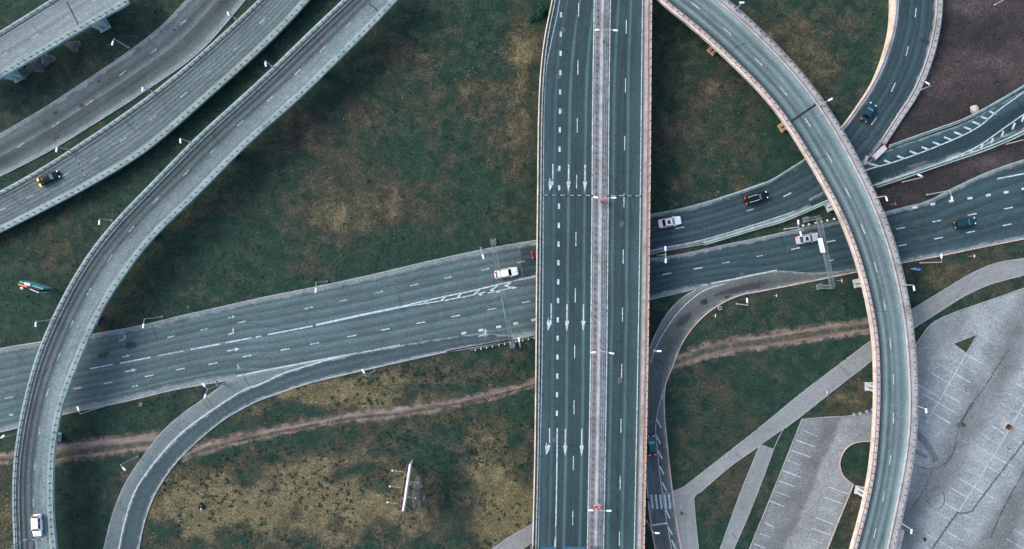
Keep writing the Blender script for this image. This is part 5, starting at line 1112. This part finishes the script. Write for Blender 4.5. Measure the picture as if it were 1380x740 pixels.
car('white saloon on the branch road just east of the overpass', 'saloon_car', 'car', (888, 302), (918, 296.3), .09, (.82, .83, .83), 'sedan', 1.85, extras=('sunroof',))
car('black estate with silver roof rails on the branch road before the curved ramp', 'estate_car', 'car', (1004.5, 271), (1034.5, 262), .09, (.012, .014, .017), 'estate', extras=('rails',))
car('silver saloon with dark sunroof beside the white gantry sign', 'saloon_car', 'car', (1073.5, 324.5), (1103, 318.5), .07, (.50, .52, .53), 'sedan', extras=('sunroof',), metal=.2)
car('dark teal saloon climbing the branch road bend beneath the top edge', 'saloon_car', 'car', (1163.5, 162.5), (1177.5, 139.5), .25, (.010, .050, .070), 'sedan', metal=.2)
car('dark teal saloon alone on the main road at the far right', 'saloon_car', 'car', (1286, 303.5), (1315, 297), .07, (.010, .045, .060), 'estate', 1.72, metal=.2)
car('white estate with ribbed roof driving down the loop ramp', 'estate_car', 'car', (49, 694), (50.5, 723), 7.03, (.84, .84, .84), 'suv', 1.85, extras=('seam',), screen='glass')
car('teal hatchback on the eastern slip road beside the overpass', 'hatchback', 'car', (879.5, 613.5), (877, 587), .08, (.020, .095, .125), 'hatch', metal=.2)

# ------------------------------------------------------------------ people
def person(label, px, py, face, top, legs, hair=(.03, .02, .015), stride=.22):
    t = thing('person', label, 'person', tuple(W(px, py, .05)), math.radians(face), 'people on foot')
    V = [(0, 0, .95), (0, 0, 1.2), (0, 0, 1.42), (0, .01, 1.52), (0, .03, 1.63), (0, .035, 1.72)]
    R = [(.15, .11), (.15, .11), (.17, .1), (.06, .06), (.095, .105), (.085, .095)]; E = [(0, 1), (1, 2), (2, 3), (3, 4), (4, 5)]
    def chain(root, pts, rad):
        pr = root
        for p, r_ in zip(pts, rad): V.append(p); R.append((r_, r_)); E.append((pr, len(V)-1)); pr = len(V)-1
        return pr
    for s in (-1, 1):
        k = s*stride
        chain(0, [(s*.1, 0, .88), (s*.1, k*.45+.03, .48), (s*.1, k*.9, .1), (s*.1, k*.9+.16, .04)], [.105, .07, .045, .04])
        h = chain(2, [(s*.2, 0, 1.4), (s*.24, -k*.3, 1.13), (s*.25, -k*.7+.06, .9), (s*.25, -k*.7+.09, .83)], [.065, .048, .034, .036])
        hv = V[h]
        for f in range(4): chain(h, [(hv[0]-s*(.03-.02*f)*.6, hv[1]+.03-.018*f, hv[2]-.06), (hv[0]-s*.02, hv[1]+.035-.018*f, hv[2]-.1+.008*abs(f-1))], [.011, .009])
        chain(h, [(hv[0]-s*.015, hv[1]+.05, hv[2]-.02), (hv[0]-s*.02, hv[1]+.065, hv[2]-.05)], [.012, .01])
    me = bpy.data.meshes.new('body'); me.from_pydata(V, E, []); o = bpy.data.objects.new('body', me); COL.objects.link(o)
    md = o.modifiers.new('skin', 'SKIN'); o.modifiers.new('sub', 'SUBSURF').levels = 1
    for sv, r_ in zip(me.skin_vertices[0].data, R): sv.radius = r_
    me.skin_vertices[0].data[0].use_root = True
    dg = bpy.context.evaluated_depsgraph_get(); nm = bpy.data.meshes.new_from_object(o.evaluated_get(dg)); bpy.data.objects.remove(o); 
    nm.name = 'body'; ob = link('body', nm, [solid('skin', (.45, .28, .2), .6), solid('jacket', top, .8), solid('trousers', legs, .8), M['black']], t)
    for p in nm.polygons:
        z = p.center.z; p.material_index = 3 if z < .1 else (2 if z < .93 and abs(p.center.x) < .2 else (1 if z < 1.5 and z > .9 else 0)); p.use_smooth = True
    bm = bmesh.new(); bmesh.ops.create_uvsphere(bm, u_segments=14, v_segments=10, radius=1)
    for v in bm.verts: v.co = Vector((v.co.x*.112, v.co.y*.125, v.co.z*.125))
    bmesh.ops.delete(bm, geom=[v for v in bm.verts if v.co.z < -.03 and v.co.y > -.02 or v.co.z < -.09], context='VERTS')
    hm = bpy.data.meshes.new('hair'); bm.to_mesh(hm); bm.free(); h = link('hair', hm, solid('hair', hair, .7), t); h.location = (0, .015, 1.70)
    fm = MB().box((0, .145, 1.64), (.03, .04, .05)); fm.build('nose', solid('skin_nose', (.45, .28, .2), .6), t)
    e = MB()
    for s in (-1, 1): e.box((s*.036, .133, 1.665), (.026, .012, .014))
    e.build('eyes', M['black'], t); MB().box((0, .135, 1.595), (.05, .012, .012)).build('mouth', M['red'], t)
    return t
person('person in dark teal jacket walking on the pale footpath past the crosswalk', 917, 690, 30, (.015, .035, .06), (.02, .03, .05))
person('person in dark clothes at the crosswalk edge under the overpass parapet', 872.5, 672, 80, (.012, .014, .018), (.015, .015, .02))
person('person in white jacket at the edge of the diagonal footpath', 1112, 528, 120, (.75, .78, .78), (.02, .10, .12))

# ------------------------------------------------------------------ shrubs and weeds
def clear_mask():
    gx, gy = np.meshgrid(np.arange(-40, 1421, 1.0), np.arange(-40, 781, 1.0)); mk_ = np.zeros(gx.shape, bool)
    for P in ROADS:
        x0, x1 = int(max(-40, P[:, 0].min())), int(min(1420, P[:, 0].max())); y0, y1 = int(max(-40, P[:, 1].min())), int(min(780, P[:, 1].max()))
        if x1 <= x0 or y1 <= y0: continue
        sl_ = (slice(y0+40, y1+41), slice(x0+40, x1+41)); mk_[sl_] |= inpoly(P, gx[sl_], gy[sl_])
    for _ in range(2):
        q_ = mk_.copy(); q_[1:] |= mk_[:-1]; q_[:-1] |= mk_[1:]; q_[:, 1:] |= mk_[:, :-1]; q_[:, :-1] |= mk_[:, 1:]; mk_ = q_
    return mk_
def weeds(n=26000):
    mk_ = clear_mask(); x = rng.uniform(-38, 1418, n); y = rng.uniform(-38, 778, n)
    ok = ~mk_[(y+40).astype(int), (x+40).astype(int)]; x, y = x[ok], y[ok]
    dry, bare, lush = fields(x, y)
    den = np.array([mnoise.noise(Vector((a*.02, b*.02, 3.3))) for a, b in zip(x, y)])
    keep = (rng.random(len(x)) < np.clip(.55+den*1.0-bare*.5, .05, 1)); x, y, dry, bare, lush = x[keep], y[keep], dry[keep], bare[keep], lush[keep]
    vs, fs, dd, bb, ll = [], [], [], [], []
    for i in range(len(x)):
        p = W(x[i], y[i], -.03); big = rng.random()**3
        for k in range(5):
            a = rng.uniform(0, 6.28); r_ = (.10+.22*big)*rng.uniform(.6, 1.2); h = (.05+.12*big)*rng.uniform(.5, 1.2)
            e = Vector((math.cos(a), math.sin(a), 0)); f = Vector((-e.y, e.x, 0))*r_*.4; b = len(vs)
            vs += [tuple(p+f*.6), tuple(p-f*.6), tuple(p+e*r_*.6-f+Vector((0, 0, h))), tuple(p+e*r_+Vector((0, 0, h*.75))), tuple(p+e*r_*.6+f+Vector((0, 0, h)))]
            fs.append((b, b+1, b+2, b+3, b+4)); dd += [dry[i]+rng.normal()*.25]*5; bb += [bare[i]*.6]*5; ll += [lush[i]+(.9 if k == 0 and rng.random() < .3 else 0)]*5
    for i in range(2600):                               # taller dark tussocks in the dry grass
        px, py = (rng.uniform(195, 722), rng.uniform(490, 745)) if i < 2000 else (rng.uniform(150, 1400), rng.uniform(0, 740))
        ix, iy = int(px+40), int(py+40)
        if mk_[iy, ix] or mnoise.noise(Vector((px*.025, py*.025, 9.1))) < rng.uniform(-.25, .45): continue
        p = W(px, py, -.03); sz = rng.uniform(.15, .5)
        for k in range(9):
            a = rng.uniform(0, 6.28); q = sz*math.sqrt(rng.random()); c = p+Vector((math.cos(a)*q, math.sin(a)*q, 0)); r_ = rng.uniform(.12, .3); h = rng.uniform(.05, .2)*(1.2-q/sz*.6)
            b_ = rng.uniform(0, 6.28); e = Vector((math.cos(b_), math.sin(b_), 0)); f = Vector((-e.y, e.x, 0))*r_*.45; b = len(vs)
            vs += [tuple(c+f*.6), tuple(c-f*.6), tuple(c+e*r_*.6-f+Vector((0, 0, h))), tuple(c+e*r_+Vector((0, 0, h*.75))), tuple(c+e*r_*.6+f+Vector((0, 0, h)))]
            fs.append((b, b+1, b+2, b+3, b+4)); dd += [-.1]*5; bb += [0]*5; ll += [rng.uniform(.0, .75)]*5
    me = bpy.data.meshes.new('meadow_weeds'); me.from_pydata(vs, [], fs)
    for nm, v in (('dry', dd), ('bare', bb), ('lush', ll)): me.attributes.new(nm, 'FLOAT', 'POINT').data.foreach_set('value', np.array(v, np.float32))
    tag(link('meadow_weeds', me, M['grass']), kind='stuff')
weeds()
def leaf_mat(name, a, b):
    k = N(name); o = k.obj(); return k.done(k.ramp(k.noise(o, 2.0, 3), [(.3, a), (.7, b)]))
M['leaf'] = leaf_mat('shrub_leaf', (.006, .035, .02), (.02, .075, .042)); M['twig'] = leaf_mat('bare_twig', (.07, .085, .085), (.25, .27, .27))
def shrub(label, px, py, rx, ry, h, mat, n, group, bare=False):
    r = random.Random(int(px*7+py)); t = thing('shrub', label, 'shrub', tuple(W(px, py, 0)), 0, group); mb = MB()
    for k in range(n):
        a = r.uniform(0, 6.28); q = math.sqrt(r.random()); z = h*(1-q*q)*r.uniform(.3, 1.05)+.05; lump_ = 1+.3*math.sin(a*3+px)
        c_ = Vector((math.cos(a)*q*rx*lump_, math.sin(a)*q*ry*lump_, z)); b_ = r.uniform(0, 6.28); e = Vector((math.cos(b_), math.sin(b_), r.uniform(-.5, .5)))*(r.uniform(.1, .22) if not bare else r.uniform(.2, .5)); f = Vector((-e.y, e.x, r.uniform(-.1, .1)))*(.55 if not bare else .12)
        mb.add([c_-e, c_+f, c_+e, c_-f], [(0, 1, 2, 3)])
    mb.build('foliage' if not bare else 'twigs', M[mat], t); s = MB()
    for k in range(6): a = k*1.05; s.tube((0, 0, -.1), (math.cos(a)*rx*.5, math.sin(a)*ry*.5, h*.6), .04, .015, n=5)
    s.build('stem', M['twig'], t); return t
shrub('green leafy shrub against the top left edge of the overpass', 730, 14, 1.6, 1.7, 1.6, 'leaf', 900, 'shrubs on the verges')
shrub('smaller green shrub behind the top left edge of the overpass', 719, 24, 1.2, 1.1, 1.0, 'leaf', 420, 'shrubs on the verges')
for k, (x, y, a, b, lb) in enumerate(((32, 98, 1.5, 1.2, 'grey leafless thicket closest to the left pier of the corner bridge'), (47, 90, 1.6, 1.3, 'largest grey leafless thicket below the corner bridge'), (64, 80, 1.4, 1.1, 'grey leafless thicket in the middle of the row below the corner bridge'), (100, 62, 1.3, 1.0, 'grey leafless thicket closest to the flared pier and lamp'))): shrub(lb, x, y, a, b, 1.3, 'twig', 420, 'grey thickets below the corner bridge', True)
# wildflowers: single yellow heads scattered in loose patches
mb = MB(); M['flower'] = solid('yellow_petal', (.48, .36, .06), .7)
for (cx, cy, sx, sy, n) in ((635, 100, 8, 6, 26), (662, 65, 8, 8, 14), (497, 165, 2, 3, 6), (585, 85, 6, 4, 8), (633, 21, 2, 1, 3), (540, 132, 3, 2, 4), (465, 160, 2, 2, 4), (430, 315, 40, 20, 14), (565, 348, 30, 6, 10), (1000, 190, 40, 60, 24), (980, 120, 50, 40, 14), (1060, 80, 50, 40, 12), (10, 682, 3, 12, 26), (206, 718, 3, 3, 3)):
    for k in range((n+1)//2): p = W(cx+rng.normal()*sx, cy+rng.normal()*sy, .2); mb.box(tuple(p), (.12, .12, .05), rng.uniform(0, 1.5))
tag(mb.build('wildflowers', M['flower']), kind='stuff')

# ------------------------------------------------------------------ paint belongs to its roadway: join each bridge's lane markings into the roadway mesh
for mk_o in [o for o in COL.objects if o.name.startswith('lane_marking')]:
    rw = [c for c in mk_o.parent.children if c.name.startswith('roadway')][0]; me = rw.data
    n0 = len(me.polygons); me.materials.append(mk_o.data.materials[0])
    bm = bmesh.new(); bm.from_mesh(me); bm.from_mesh(mk_o.data); bm.faces.ensure_lookup_table()
    for f in bm.faces[n0:]: f.material_index = len(me.materials)-1
    bm.to_mesh(me); bm.free(); bpy.data.objects.remove(mk_o)
